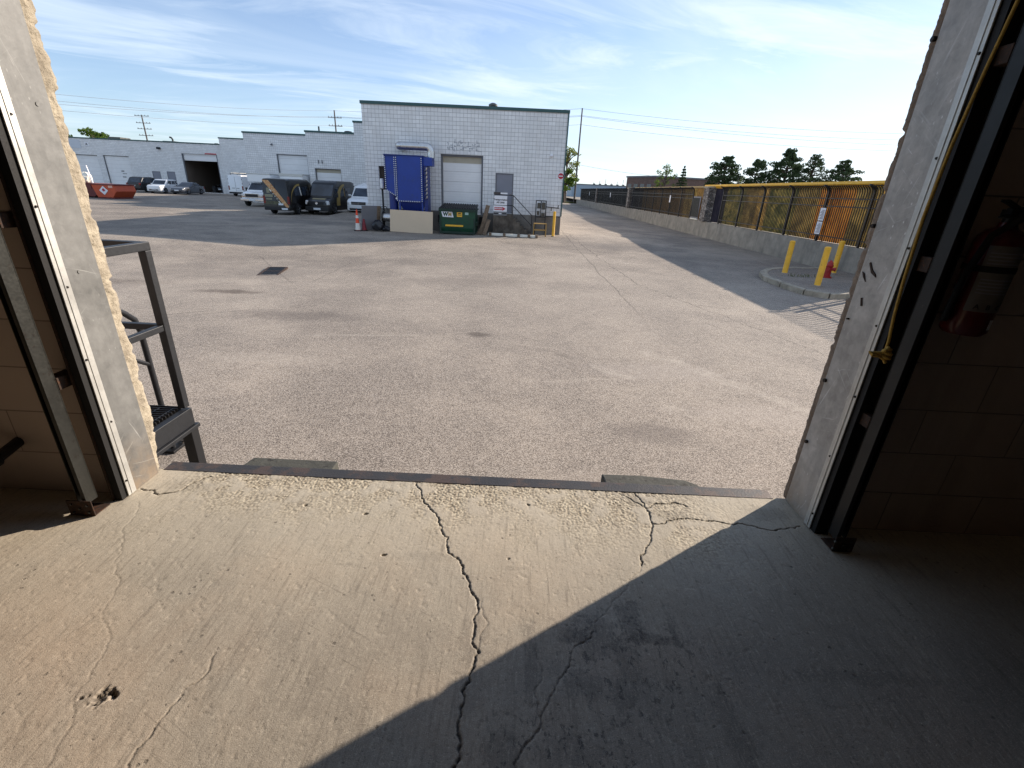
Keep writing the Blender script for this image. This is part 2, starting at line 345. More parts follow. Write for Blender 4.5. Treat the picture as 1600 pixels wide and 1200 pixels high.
def block_wall(name, col, bw=.2, bh=.2, mortar=.011, joint=.42, tint=.10, rough=.8, off=0.0, stagger=2, dirt=.3, score=0.0):
    """painted concrete block laid in courses; pattern runs along x or y and z"""
    m, t = newmat(name); p = t.pos(); x, y, z = t.sep(p)
    nd = t.n('ShaderNodeTexBrick'); t.l(t.comb(t.math('ADD', x, y), z, 0.0), nd.inputs['Vector'])
    nd.offset = off; nd.offset_frequency = stagger; nd.squash = 1
    nd.inputs['Scale'].default_value = 1; nd.inputs['Mortar Size'].default_value = mortar; nd.inputs['Mortar Smooth'].default_value = .2
    nd.inputs['Brick Width'].default_value = bw; nd.inputs['Row Height'].default_value = bh; nd.inputs['Bias'].default_value = 0
    lo = tuple(v*(1-tint) for v in col); hi = tuple(min(.9, v*(1+tint)) for v in col)
    nd.inputs['Color1'].default_value = lo+(1,); nd.inputs['Color2'].default_value = hi+(1,)
    nd.inputs['Mortar'].default_value = tuple(v*joint for v in col)+(1,)
    n = t.noise(p, .8, 5, .6); g = t.noise(t.scale(p, (2, 2, .25)), 1.5, 5, .65)
    face = nd.outputs[0]
    if score:   # shallow vertical score in the middle of each block
        fx = t.math('ABSOLUTE', t.math('SUBTRACT', t.math('FRACT', t.math('DIVIDE', t.math('ADD', t.math('ADD', x, y), .1), .2)), .5))
        face = t.mix(t.mr(fx, .0, .07, score, 0), face, tuple(v*.5 for v in col))
        base0 = t.math('FRACT', t.math('DIVIDE', z, bh)); rowdark = t.math('MAXIMUM', t.mr(base0, .0, .09, 1, 0), t.mr(base0, .93, 1.0))
        face = t.mix(t.math('MULTIPLY', rowdark, .35), face, tuple(v*.4 for v in col))
    base = t.mix(t.mr(n, .35, .7, 0, dirt), face, tuple(v*.72 for v in col))
    base = t.mix(t.mr(g, .55, .75, 0, dirt), base, tuple(v*f for v, f in zip(col, (.66, .63, .58))))
    h = t.math('MULTIPLY_ADD', t.noise(p, 45, 4, .7), .25, t.math('SUBTRACT', 1.0, nd.outputs[1]))
    t.out(base, rough, 0, t.bump(h, .6, .012), .3)
    return m
WHITEBLOCK = block_wall('white_painted_block', c(230, 230, 230), bw=.4, off=.5, joint=.50, tint=.07, dirt=.34, mortar=.009, score=.8)
INNERBLOCK = block_wall('tan_painted_block', c(184, 168, 156), bw=.4, bh=.2, mortar=.003, joint=.45, tint=.04, off=.5, dirt=.6)
def rough_concrete(name, col, col2, scale=3, bump=.6):
    m, t = newmat(name); p = t.pos()
    a = t.noise(p, scale, 7, .65, .2); b = t.noise(p, scale*12, 5, .7); v = t.noise(t.scale(p, (1.6, 1.6, .2)), scale*.9, 6, .7)
    base = t.mix(t.mr(a, .35, .68), col, col2)
    base = t.mix(t.mr(v, .52, .72, 0, .55), base, tuple(q*.48 for q in col))
    base = t.mix(t.mr(b, .6, .75, 0, .5), base, tuple(q*.55 for q in col))
    t.out(base, .88, 0, t.bump(t.math('ADD', a, t.math('MULTIPLY', b, .5)), bump, .012), .25)
    return m
RAWBLOCK = rough_concrete('chipped_raw_block', c(150, 140, 124), c(192, 181, 160), 14, .9)
CONCRETE = rough_concrete('stained_concrete', c(128, 124, 116), c(160, 154, 143), 1.6)
DARKCONC = rough_concrete('dirty_foundation', c(104, 100, 95), c(140, 136, 130), 1.2)
CURB = rough_concrete('curb_concrete', c(134, 127, 114), c(184, 174, 156), 3.2, .9)

def galvanised(name, col, rough=.42, metal=.75, scratch=True):
    m, t = newmat(name); p = t.obj()
    v = t.sep(t.voro(p, 38, 'F1', 'Color'))[0]; n = t.noise(p, 4, 6, .65); s = t.noise(p, 70, 5, .7)
    n7 = t.noise(p, 17, 6, .7)
    base = t.mix(t.mr(t.math('ADD', t.math('MULTIPLY', v, .06), t.math('ADD', t.math('MULTIPLY', n7, .4), t.math('MULTIPLY', n, .54))), .3, .7), tuple(q*(.50 if scratch else .72) for q in col), tuple(min(.9, q*(1.30 if scratch else 1.15)) for q in col))
    base = t.mix(t.mr(s, .64, .72, 0, .5), base, tuple(q*.45 for q in col))
    nrm = t.bump(n, .25, .01)
    if scratch:
        for ang, sc in ((70, .5), (20, .4), (-35, .35)):
            q = t.n('ShaderNodeVectorRotate', rotation_type='X_AXIS'); t.l(p, q.inputs['Vector']); q.inputs['Angle'].default_value = R(ang)
            k = t.mr(t.noise(t.scale(q.outputs[0], (1, 3.5, 75)), 1.0, 3, .6, .3), .655, .69)
            k = t.math('MULTIPLY', k, t.mr(t.noise(p, 3.3, 3), .47, .6))
            base = t.mix(t.math('MULTIPLY', k, sc*1.4), base, tuple(min(.85, q_*2.2) for q_ in col))
    if scratch:
        fl_ = t.mr(t.voro(t.scale(p, (1, 1.4, .8)), 34, 'F1'), .10, .16, 1, 0); fl_ = t.math('MULTIPLY', fl_, t.mr(t.noise(p, 2.6, 4, .6), .5, .6))
        base = t.mix(t.math('MULTIPLY', fl_, .7), base, tuple(min(.85, q_*2.1) for q_ in col))
        sm_ = t.mr(t.noise(t.scale(p, (1, 2.4, .55)), 3.2, 6, .65, .4), .46, .66)
        base = t.mix(t.math('MULTIPLY', sm_, .45), base, tuple(q_*.45 for q_ in col))
        gr = t.mr(t.sep(t.pos())[2], .0, .28, .55, 0); base = t.mix(t.math('MULTIPLY', gr, t.mr(n7, .3, .6)), base, c(150, 126, 96))
    t.out(base, t.mr(n, .3, .7, rough-.08, rough+.14), metal, nrm)
    return m
LINER = galvanised('scuffed_galvanised_liner', c(118, 118, 116), .55, .25)
LINER2 = galvanised('painted_steel_liner', c(184, 180, 174), .5, .2)
ALU = galvanised('aluminium_trim', c(196, 195, 190), .42, .5, False)
TRACKM = galvanised('galvanised_track', c(92, 92, 88), .36, .9, False)
RUBBER = worn('black_rubber', c(13, 12, 12), .75, 0, .3, 30)
DARKSTEEL = worn('dark_painted_steel', c(36, 38, 42), .5, .3, .3, 9, c(74, 72, 70), .67, .2)
BLACKSTEEL = worn('black_steel', c(26, 27, 30), .5, .2, .25, 6)
RUST = worn('rusty_steel', c(58, 44, 36), .8, .3, .35, 30, c(84, 54, 36), .55, .5)
EDGEM = worn('worn_steel_edge', c(62, 60, 60), .55, .15, .25, 2.2, c(84, 70, 62), .5, .4, 120)
OLDWOOD = worn('weathered_wood', c(74, 74, 68), .85, 0, .35, 12, c(50, 48, 44), .55, .8, 40)
BLACKBOLT = worn('dark_bolt', c(40, 34, 30), .5, .6, .2, 60)
ROPE = worn('yellow_rope', c(178, 142, 60), .85, 0, .3, 90, None, .6, .8, 300)
YELLOWP = worn('yellow_paint', c(236, 180, 50), .55, 0, .16, 4, c(150, 118, 66), .63, .15)
REDP = worn('red_hydrant_paint', c(160, 30, 30), .45, 0, .15, 6, c(90, 24, 24), .68)
WHITEP = worn('white_car_paint', c(226, 228, 230), .3, 0, .03, 3, None, .6, 0, 60, .6)
BLACKP = worn('black_car_paint', c(20, 18, 18), .35, 0, .1, 3, None, .6, 0, 60, .2)
SUVP = worn('dark_suv_paint', c(24, 22, 23), .35, 0, .1, 3, None, .6, 0, 60, .3)
GREYP = worn('grey_car_paint', c(72, 76, 84), .32, .3, .1, 3, None, .6, 0, 60, .7)
TYRE = worn('tyre_rubber', c(26, 26, 27), .85, 0, .2, 20)
RIM = worn('wheel_alloy', c(130, 132, 136), .35, .7, .1, 9)
CHROME = worn('chrome', c(205, 205, 208), .15, .95, .05, 9)
LAMPGLASS = worn('lamp_lens', c(206, 208, 210), .12, .2, .08, 20, None, .6, 0, 60, .5)
REDLENS = worn('red_tail_lens', c(120, 20, 18), .2, 0, .1, 20)
DARKPL = worn('dark_plastic', c(30, 30, 32), .6, 0, .15, 12)
PLATEW = worn('licence_plate', c(215, 220, 226), .45, 0, .06, 30)
GOLD = worn('gold_vinyl', c(166, 140, 78), .45, .1, .12, 6)
ORANGEV = worn('orange_vinyl', c(190, 132, 84), .5, 0, .2, 5, c(206, 182, 138), .50)
BLUEP = worn('blue_machine_paint', c(18, 54, 140), .42, 0, .2, 1.6, c(34, 60, 122), .60, .1)
BLUED = worn('darker_blue_steel', c(12, 38, 112), .45, 0, .15, 2)
DUCTM = galvanised('bright_spiral_duct', c(206, 206, 206), .3, .9, False)
GREENP = worn('green_dumpster_paint', c(20, 70, 48), .5, 0, .2, 2.5, c(34, 52, 44), .56, .2)
GREEND = worn('dark_green_steel', c(16, 46, 34), .55, 0, .2, 3)
ORANGEP = worn('orange_bin_paint', c(190, 78, 40), .55, 0, .12, 2, c(140, 58, 34), .64)
MAROON = worn('maroon_bin_paint', c(106, 46, 42), .6, 0, .2, 2)
BEIGE = worn('beige_board', c(208, 187, 160), .8, 0, .05, 1.2)
GREYBOARD = worn('grey_panel', c(120, 120, 124), .7, 0, .12, 3)
BROWNBOARD = worn('old_plywood', c(122, 104, 86), .85, 0, .25, 5, c(84, 72, 60), .55)
DOORW = None
WHITES = worn('white_sign', c(228, 228, 232), .5, 0, .05, 5)
INK = worn('black_ink', c(36, 36, 44), .6, 0, .1, 20)
INKGREY = worn('grey_print', c(128, 128, 138), .6, 0, .1, 20)
REDV = worn('red_vinyl', c(176, 40, 60), .5, 0, .1, 12)
CREAMW = worn('cream_timber', c(226, 222, 210), .75, 0, .08, 5)
TEAL = worn('green_coping_metal', c(52, 84, 84), .45, .2, .12, 2)
DOORGREY = worn('grey_steel_door', c(128, 130, 140), .5, .1, .08, 2)
FRAMEGREY = worn('grey_door_frame', c(104, 106, 112), .55, .1, .12, 4)
ROOFM = worn('grey_roofing', c(110, 110, 112), .9, 0, .2, 1)
GARAGEIN = worn('dim_garage_wall', c(112, 100, 90), .85, 0, .15, .6)
PLASTICBAG = worn('black_bin_bag', c(30, 32, 38), .3, 0, .2, 8, None, .6, .6, 25)
CONEO = worn('orange_cone', c(226, 74, 34), .6, 0, .1, 8)
DARKRED = worn('dark_red_plastic', c(120, 26, 34), .55, 0, .15, 8)
CONEW = worn('reflective_collar', c(220, 214, 206), .5, 0, .1, 10)
POLEM = worn('grey_utility_pole', c(96, 90, 86), .85, 0, .2, 2)
WIREM = worn('power_cable', c(132, 140, 150), .7, 0, .1, 2)
BRICKFAR = block_wall('brown_brick', c(112, 92, 84), bw=.4, bh=.2, mortar=.02, joint=.8, tint=.2, off=.5)
GREYCLAD = worn('pale_blue_cladding', c(150, 166, 180), .6, .1, .06, .2)
STONEM = None
def stone():
    m, t = newmat('rough_stacked_stone'); p = t.obj()
    v = t.voro(t.scale(p, (1, 1, 1.5)), 5.5, 'F1', 'Color'); e = t.voro(t.scale(p, (1, 1, 1.5)), 5.5, 'DISTANCE_TO_EDGE')
    base = t.mix(t.mr(t.sep(v)[0], 0, 1), c(104, 96, 92), c(168, 160, 152))
    base = t.mix(t.mr(e, .02, .08, .85, 0), base, c(46, 42, 40))
    t.out(base, .85, 0, t.bump(t.math('ADD', t.mr(e, 0, .2), t.math('MULTIPLY', t.noise(p, 30, 4), .4)), .9, .04)); return m
STONEM = stone()
def glassy(name, col=(.012, .014, .018), rough=.06):
    m, t = newmat(name); p = t.obj()
    t.out(t.mix(t.mr(t.noise(p, 1.3, 3), .35, .7), col, tuple(q*2.6 for q in col)), rough, 0, None, .6); return m
GLASS = glassy('tinted_vehicle_glass', (.018, .024, .034), .05)
def ribbed_door(name, col, pitch=.53):
    m, t = newmat(name); p = t.pos(); z = t.sep(p)[2]
    fr = t.math('FRACT', t.math('DIVIDE', z, pitch)); g = t.mr(t.math('ABSOLUTE', t.math('SUBTRACT', fr, .5)), .46, .5)
    fr2 = t.math('FRACT', t.math('DIVIDE', z, pitch/4)); g2 = t.mr(t.math('ABSOLUTE', t.math('SUBTRACT', fr2, .5)), .4, .5)
    n = t.noise(p, .9, 5, .6); base = t.mix(t.mr(n, .35, .7), tuple(q*.9 for q in col), col)
    base = t.mix(t.math('MULTIPLY', g, .5), base, tuple(q*.4 for q in col)); base = t.mix(t.math('MULTIPLY', g2, .14), base, tuple(q*.5 for q in col))
    t.out(base, .55, 0, t.bump(t.math('ADD', t.math('MULTIPLY', g, -1), t.math('MULTIPLY', g2, -.4)), .5, .02)); return m
DOORW = ribbed_door('white_sectional_door', c(238, 238, 238))
def yellow_screen(name, col, trans, murk):
    m, t = newmat(name); p = t.pos()
    n = t.noise(t.scale(p, (1, .9, 1)), 1.5, 7, .68, .6); cr_ = t.noise(t.scale(p, (1, 7, .6)), 1.0, 4, .6)
    base = t.mix(t.mr(n, .42, .60), col, murk); base = t.mix(t.mr(cr_, .5, .7, 0, .45), base, tuple(q*.5 for q in murk))
    dn = t.n('ShaderNodeBsdfDiffuse'); tr = t.n('ShaderNodeBsdfTranslucent'); mx = t.n('ShaderNodeMixShader'); o = t.n('ShaderNodeOutputMaterial')
    t.l(base, dn.inputs[0]); t.l(base, tr.inputs[0]); mx.inputs[0].default_value = trans
    t.l(dn.outputs[0], mx.inputs[1]); t.l(tr.outputs[0], mx.inputs[2]); t.l(mx.outputs[0], o.inputs[0]); return m
SCR = {'orange': yellow_screen('sun_glow_orange_screen', c(208, 168, 100), .5, c(176, 134, 80)), 'yellow': yellow_screen('yellow_screen', c(222, 198, 134), .48, c(172, 150, 102)),  # orange sun glow, olive tree shade and green foliage tint painted into the sheets
       'olive': yellow_screen('tree_shade_olive_screen', c(198, 178, 122), .44, c(146, 130, 90)), 'green': yellow_screen('mottled_green_screen', c(200, 186, 124), .44, c(122, 124, 80)),
       'brown': yellow_screen('brown_screen', c(172, 144, 96), .38, c(128, 110, 76)), 'dark': yellow_screen('dark_screen', c(56, 54, 64), .06, c(44, 44, 54))}
def foliage(name, lo, hi, trans=.3):
    m, t = newmat(name); p = t.pos()
    n = t.noise(p, .9, 3, .6); rnd = t.n('ShaderNodeNewGeometry').outputs['Random Per Island']
    base = t.mix(t.math('MULTIPLY_ADD', n, .5, t.math('MULTIPLY', rnd, .5)), lo, hi)
    dn = t.n('ShaderNodeBsdfDiffuse'); tr = t.n('ShaderNodeBsdfTranslucent'); mx = t.n('ShaderNodeMixShader'); o = t.n('ShaderNodeOutputMaterial')
    t.l(base, dn.inputs[0]); t.l(base, tr.inputs[0]); mx.inputs[0].default_value = trans
    t.l(dn.outputs[0], mx.inputs[1]); t.l(tr.outputs[0], mx.inputs[2]); t.l(mx.outputs[0], o.inputs[0]); return m
PINE = foliage('pine_needles', (.030, .052, .026), (.085, .115, .055), .22)
LEAF = foliage('green_leaves', (.045, .09, .018), (.14, .20, .04), .45)
LEAFY = foliage('yellow_green_leaves', (.10, .14, .03), (.26, .28, .07), .5)
BARK = worn('tree_bark', c(84, 72, 62), .9, 0, .3, 6)
GRASS = foliage('verge_grass', (.06, .09, .02), (.12, .15, .04), .2)

# ------------------------------------------------------------------ ground
def gz(x, y):
    return (-1.1-.28*math.exp(-(((x+8.5)/6)**2+((y-17)/6)**2))+.12*math.exp(-(((x-4)/5)**2+((y-31)/5)**2))
            +.75*max(0, min(1, (y-35.6)/9))*max(0, min(1, (x+14.3)/.5))*max(0, min(1, (4-x)/6)))
def sheet(name, xs, ys, zf, mat, kind='structure'):
    nx, ny = len(xs), len(ys)
    vs = [(x, y, zf(x, y)) for y in ys for x in xs]
    fs = [(j*nx+i, j*nx+i+1, (j+1)*nx+i+1, (j+1)*nx+i) for j in range(ny-1) for i in range(nx-1)]
    me = bpy.data.meshes.new(name); me.from_pydata(vs, [], fs); me.materials.append(mat)
    me.polygons.foreach_set('use_smooth', [True]*len(fs))
    o = bpy.data.objects.new(name, me); COL.objects.link(o); o['kind'] = kind; return o
def axis(parts):
    out = []
    for a, b, n in parts: out += [a+(b-a)*i/n for i in range(n)]
    return out+[parts[-1][1]]
sheet('asphalt_yard', axis([(-900, -90, 6), (-90, -24, 22), (-24, 14, 64), (14, 900, 8)]), axis([(-60, 1.9, 3), (1.9, 50, 96), (50, 116, 22), (116, 1500, 8)]), gz, ASPHALT)
VERGE = foliage('dry_verge', (.07, .085, .03), (.13, .13, .05), .1)
sheet('grass_verge', axis([(-40, 30, 8)]), axis([(117, 128, 4)]), lambda x, y: -.98, VERGE)
LOTM, tt = newmat('neighbouring_gravel'); tt.out(tt.mix(tt.noise(tt.pos(), 2, 6), c(120, 112, 100), c(150, 142, 128)), .9)
sheet('neighbouring_lot', axis([(12.92, 400, 10)]), axis([(-40, 300, 20)]), lambda x, y: -.2, LOTM)

# ---- near floor: a fine height field with real cracks, pits and exposed stones
def vnoise(x, y, s, seed):
    r = np.random.default_rng(seed).random((64, 64)); u, v = x*s, y*s
    i, j = np.floor(u).astype(int), np.floor(v).astype(int); a, b = u-i, v-j
    a, b = a*a*(3-2*a), b*b*(3-2*b); g = lambda p, q: r[p % 64, q % 64]
    return (g(i, j)*(1-a)+g(i+1, j)*a)*(1-b)+(g(i, j+1)*(1-a)+g(i+1, j+1)*a)*b
def fbm(x, y, s, seed, o=4):
    tot = 0
    for k in range(o):
        a = .6+1.1*k; tot = tot+vnoise(x*math.cos(a)-y*math.sin(a)+k*7.3, x*math.sin(a)+y*math.cos(a), s*2**k, seed+k)*.5**k
    return tot/sum(.5**k for k in range(o))
def near_floor():
    x0, x1, y0, y1, st = -2.3, 1.75, .52, 1.925, .0034
    nx, ny = int((x1-x0)/st)+1, int((y1-y0)/st)+1
    X, Y = np.meshgrid(np.linspace(x0, x1, nx), np.linspace(y0, y1, ny))
    dirt = np.zeros_like(X); H = np.zeros_like(X)
    cracks = [
     ([(-.447,1.905),(-.381,1.759),(-.273,1.603),(-.225,1.46),(-.155,1.346),(-.102,1.244),(-.086,1.125),(-.064,1.021),(-.084,.957),(-.102,.897),(-.104,.81),(-.102,.703),(-.1,.5)], 0.0023, 1),
     ([(.616,1.954),(.656,1.79),(.656,1.7),(.626,1.613),(.582,1.514),(.547,1.423)], 0.0022, 1), ([(.547,1.423),(.486,1.354),(.408,1.259),(.361,1.188),(.318,1.122)], 0.0008, .4), ([(.318,1.122),(.22,.992),(.176,.93),(.134,.854),(.105,.787),(.055,.71),(.03,.5)], 0.0013, .6),
     ([(.653,1.686),(.753,1.715),(.901,1.722),(1.073,1.717),(1.335,1.718)], 0.0017, 1),
     ([(.656,1.79),(.70,1.83),(.80,1.85),(.86,1.82)], 0.0022, .9), ([(.656,1.79),(.60,1.86),(.55,1.9)], 0.0015, .8),
     ([(-1.629,1.663),(-1.555,1.48),(-1.45,1.312),(-1.311,1.093),(-1.268,1.059),(-1.209,.983),(-1.173,.883),(-1.17,.828),(-1.11,.733),(-1.093,.662),(-1.08,.5)], 0.0006, .32),
     ([(-.872,.979),(-.854,.918),(-.887,.869),(-.895,.815),(-.897,.758),(-.896,.67),(-.9,.5)], 0.0011, .5),
     ([(.118,1.052),(.11,.908),(.116,.854),(.13,.8)], 0.0010, .45), ([(-.064,1.021),(-.045,1.12),(-.07,1.22)], 0.0008, .4),
     ([(-1.69,1.76),(-1.58,1.72),(-1.5,1.78),(-1.44,1.88)], 0.0026, .9)]
    rr = random.Random(5)
    for pts, wd, k in cracks:
        for _ in range(5):
            q = []
            for a, b in zip(pts, pts[1:]):
                L = math.hypot(b[0]-a[0], b[1]-a[1]); o = rr.uniform(-.15, .15)*L
                q += [a, ((a[0]+b[0])/2-(b[1]-a[1])/L*o, (a[1]+b[1])/2+(b[0]-a[0])/L*o)]
            pts = q+[pts[-1]]
        for a, b in zip(pts, pts[1:]):
            ww = wd*(.3+1.5*rr.random()**1.6)
            m = .04
            i0 = max(0, int((min(a[0], b[0])-m-x0)/st)); i1 = min(nx, int((max(a[0], b[0])+m-x0)/st)+2)
            j0 = max(0, int((min(a[1], b[1])-m-y0)/st)); j1 = min(ny, int((max(a[1], b[1])+m-y0)/st)+2)
            if i0 >= i1 or j0 >= j1: continue
            xs, ys = X[j0:j1, i0:i1], Y[j0:j1, i0:i1]
            dx, dy = b[0]-a[0], b[1]-a[1]; L2 = dx*dx+dy*dy+1e-12
            tt_ = np.clip(((xs-a[0])*dx+(ys-a[1])*dy)/L2, 0, 1)
            D = np.hypot(xs-a[0]-tt_*dx, ys-a[1]-tt_*dy)
            g = np.clip(1.5-D/max(ww, .0019), 0, 1)*k*min(1, .25+ww/.0022)
            H[j0:j1, i0:i1] = np.minimum(H[j0:j1, i0:i1], -g*.007)
            dirt[j0:j1, i0:i1] = np.maximum(dirt[j0:j1, i0:i1], g*.95)
    # spalled hole
    for hx, hy, r_ in ((-1.10, .832, .022), (-1.075, .845, .012), (-1.15, .826, .007), (-.47, 1.42, .006), (-.62, 1.66, .007), (.1, 1.78, .007), (.02, 1.43, .005), (-.9, 1.7, .006)):
        D = np.hypot((X-hx)/1.3, Y-hy)/r_+(fbm(X, Y, 110, 77)-.5)*2.6
        g = np.clip(1.1-D, 0, 1); H -= g*.012; dirt = np.maximum(dirt, np.clip(g*1.2, 0, .7)*np.clip((fbm(X, Y, 170, 5)-.42)*8, 0, 1))
    # exposed stones beside the threshold
    edge = 1.925-Y+(fbm(X, Y, 3.2, 31)-.5)*.55-.06*np.sin(X*2)
    ag = np.clip(1-(edge-.12)/.34, 0, 1)*np.clip((X+1.62)/.25, 0, 1)*np.clip((1.15-X)/.5, 0.1, 1)
    ag = ag*np.clip((fbm(X, Y, 14, 90)-.30)*5, 0, 1)
    cell = .0105; rg = np.random.default_rng(3); N = 512; jx, jy, jr = rg.random((N, N)), rg.random((N, N)), rg.random((N, N))
    U, V = X/cell, Y/cell; I, J = np.floor(U).astype(int), np.floor(V).astype(int); best = np.zeros_like(X)
    for di in (-1, 0, 1):
        for dj in (-1, 0, 1):
            ii, jj = (I+di) % N, (J+dj) % N
            D = np.hypot(U-(I+di+jx[ii, jj]), V-(J+dj+jy[ii, jj])); best = np.maximum(best, np.sqrt(np.clip(1-(D/.62)**2, 0, 1))*(.3+.7*jr[ii, jj]))
    H += ag*(best*.0034-.0025)
    dirt = np.maximum(dirt, ag*np.clip(.5-best, 0, .5)*.8)
    H += (fbm(X, Y, 5, 51, 3)-.5)*.0022+(fbm(X, Y, 130, 61, 2)-.5)*.0006+(fbm(X, Y, 26, 62, 3)-.5)*.0006-.0008*np.clip((fbm(X, Y, 52, 64, 3)-.70)*14, 0, 1)
    # thin trowel scratches
    for _ in range(60):
        a = rr.uniform(0, 6.28); ln = rr.uniform(.02, .13); cx, cy = rr.uniform(-1.9, .9), rr.uniform(.6, 1.7); a = rr.gauss(1.05, .5)
        p0, p1 = (cx, cy), (cx+math.cos(a)*ln, cy+math.sin(a)*ln); m = .01
        i0, i1 = max(0, int((min(p0[0], p1[0])-m-x0)/st)), min(nx, int((max(p0[0], p1[0])+m-x0)/st)+2)
        j0, j1 = max(0, int((min(p0[1], p1[1])-m-y0)/st)), min(ny, int((max(p0[1], p1[1])+m-y0)/st)+2)
        if i0 >= i1 or j0 >= j1: continue
        xs, ys = X[j0:j1, i0:i1], Y[j0:j1, i0:i1]; dx, dy = p1[0]-p0[0], p1[1]-p0[1]
        tt_ = np.clip(((xs-p0[0])*dx+(ys-p0[1])*dy)/(ln*ln), 0, 1); D = np.hypot(xs-p0[0]-tt_*dx, ys-p0[1]-tt_*dy)
        H[j0:j1, i0:i1] -= np.clip(1.2-D/.0022, 0, 1)*.0006
    Z = H; nv = nx*ny
    me = bpy.data.meshes.new('floor')
    me.vertices.add(nv); me.vertices.foreach_set('co', np.stack([X, Y, Z], -1).astype(np.float32).ravel())
    idx = np.arange(nv).reshape(ny, nx)
    q = np.stack([idx[:-1, :-1], idx[:-1, 1:], idx[1:, 1:], idx[1:, :-1]], -1).reshape(-1, 4); nf = len(q)
    me.loops.add(nf*4); me.loops.foreach_set('vertex_index', q.ravel().astype(np.int32))
    me.polygons.add(nf); me.polygons.foreach_set('loop_start', (np.arange(nf)*4).astype(np.int32)); me.polygons.foreach_set('use_smooth', np.ones(nf, bool))
    me.update(calc_edges=True)
    for nm, arr in (('dirt', dirt), ('aggregate', ag)):
        at = me.attributes.new(nm, 'FLOAT', 'POINT'); at.data.foreach_set('value', arr.astype(np.float32).ravel())
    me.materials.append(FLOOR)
    o = bpy.data.objects.new('floor', me); COL.objects.link(o); o['kind'] = 'structure'
near_floor()
fl = MB().box(-6, -2.3, -12, 1.72, -.3, .0).box(1.75, 6, -12, 1.72, -.3, 0).box(-2.3, 1.75, -12, .52, -.3, 0)
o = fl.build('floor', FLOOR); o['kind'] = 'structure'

# ------------------------------------------------------------------ the loading bay we stand in
XL, XR, YI, YO = -1.70, 1.37, 1.72, 1.955
bay = thing('loading_bay_building', 'dim block-walled loading bay that frames the view, with an open dock doorway', 'building', (0, 0, 0))
wl = MB().box(-6, XL-.045, YI, YO-.03, -.02, 5).box(XR+.035, 6, YI, YO-.03, -.02, 5).box(XL-.045, XR+.035, YI, YO-.03, 3.08, 5)
wl.build('wall', INNERBLOCK, bay)
MB().box(-6.2, -6, -12, YO, -.3, 5).build('wall', INNERBLOCK, bay)
MB().box(6, 6.2, -12, YO, -.3, 5).build('wall', INNERBLOCK, bay)
MB().box(-6.2, 6.2, -12.2, -12, -.3, 5).build('wall', INNERBLOCK, bay)
MB().box(-6.2, 6.2, -12.2, YO, 5, 5.2).build('ceiling', worn('white_painted_deck', c(214, 210, 202), .8, 0, .1, 1), bay)
MB().box(-6, 6, 1.722, 1.924, -1.4, -.022).build('foundation', DARKCONC, bay)
def jagged(xr, sgn, seed):
    """raw broken block ends beyond the steel liner: reveal face plus outer face, chipped along the arris and at every course"""
    n, kk = 760, 14; z1 = 3.08; r = random.Random(seed); amp = 1.0 if sgn < 0 else .28
    Z = np.linspace(0, z1, n+1); o = np.zeros_like(Z)+seed*3.1
    bite = amp*(.030*np.clip(fbm(Z, o, 4.5, 200+seed, 4)-.5, 0, 1)*2+.014*np.clip(fbm(Z, o, 30, 220+seed, 3)-.35, 0, 1))
    k = Z % .2; jt = np.minimum(k, .2-k); bite += .016*np.clip(1.3-jt/.011, 0, 1)*np.clip((fbm(Z, o+5, 2.6, 230+seed, 2)-.54)*9, .12, 1.1)
    for _ in range(int(26*amp)):
        cz, cl, cdp = r.uniform(.03, 3.0), r.uniform(.008, .04), r.uniform(.004, .016)*amp
        bite += cdp*np.clip(1-((Z-cz)/cl)**2, 0, 1)
    if sgn < 0: bite += .03*np.clip(1-Z/.2, 0, 1)
    U = np.linspace(0, 1, kk); ZZ, UU = np.meshgrid(Z, U, indexing='ij')
    ye = (YO+.008-bite)[:, None]
    Yv = 1.80+(ye-1.80)*UU
    rough = (fbm(ZZ, Yv, 30, 240+seed, 5)-.5)*.012*amp+(fbm(ZZ, Yv, 90, 250+seed, 3)-.5)*.007
    arr = np.clip((UU-.8)/.2, 0, 1)**2*.010
    Xv = xr+sgn*(.006+np.maximum(rough*np.clip(UU*3, 0, 1), -.003)+arr)
    vs = []
    for a in range(n+1):
        vs += [(Xv[a, b], Yv[a, b], Z[a]) for b in range(kk)]+[(Xv[a, -1]+sgn*.03, ye[a, 0]+.25*(YO+.009-ye[a, 0]), Z[a]), (xr+sgn*.3, YO+.009, Z[a])]
    q = kk+2
    m = MB(); return m.add(vs, [(a*q+b, a*q+b+1, (a+1)*q+b+1, (a+1)*q+b) for a in range(n) for b in range(q-1)])
RAWR = rough_concrete('grimy_raw_block', c(118, 102, 88), c(146, 130, 114), 9, .7)
jagged(XL, -1, 3).build('broken_block_edge', RAWBLOCK, bay)
jagged(XR, 1, 9).build('broken_block_edge', RAWR, bay)
# steel liners, aluminium corner trims, screws
MB().box(XL-.012, XL, 1.742, 1.892, .0, 3.06).build('liner_plate', LINER, bay, .002)
MB().box(XR, XR+.012, 1.742, 1.912, .0, 3.06).build('liner_plate', LINER2, bay, .002)
MB().box(XL, XR, 1.745, 1.93, 3.05, 3.08).build('liner_plate', LINER2, bay)
for sx, xx in ((1, XL), (-1, XR)):
    a = MB().box(min(xx, xx+sx*.006), max(xx, xx+sx*.006), 1.700, 1.744, .004, 3.06).box(min(xx+sx*.006, xx+sx*.0085), max(xx+sx*.006, xx+sx*.0085), 1.716, 1.722, .004, 3.06)
    tr = a.build('corner_trim', ALU, bay, .0015)
    for k in range(11):
        z = .08+k*.285
        MB().cyl((xx+sx*.0055, 1.708+.018*(k % 2), z), (xx+sx*.0105, 1.708+.018*(k % 2), z), .005, .004, 10).build('screw', BLACKBOLT, tr)
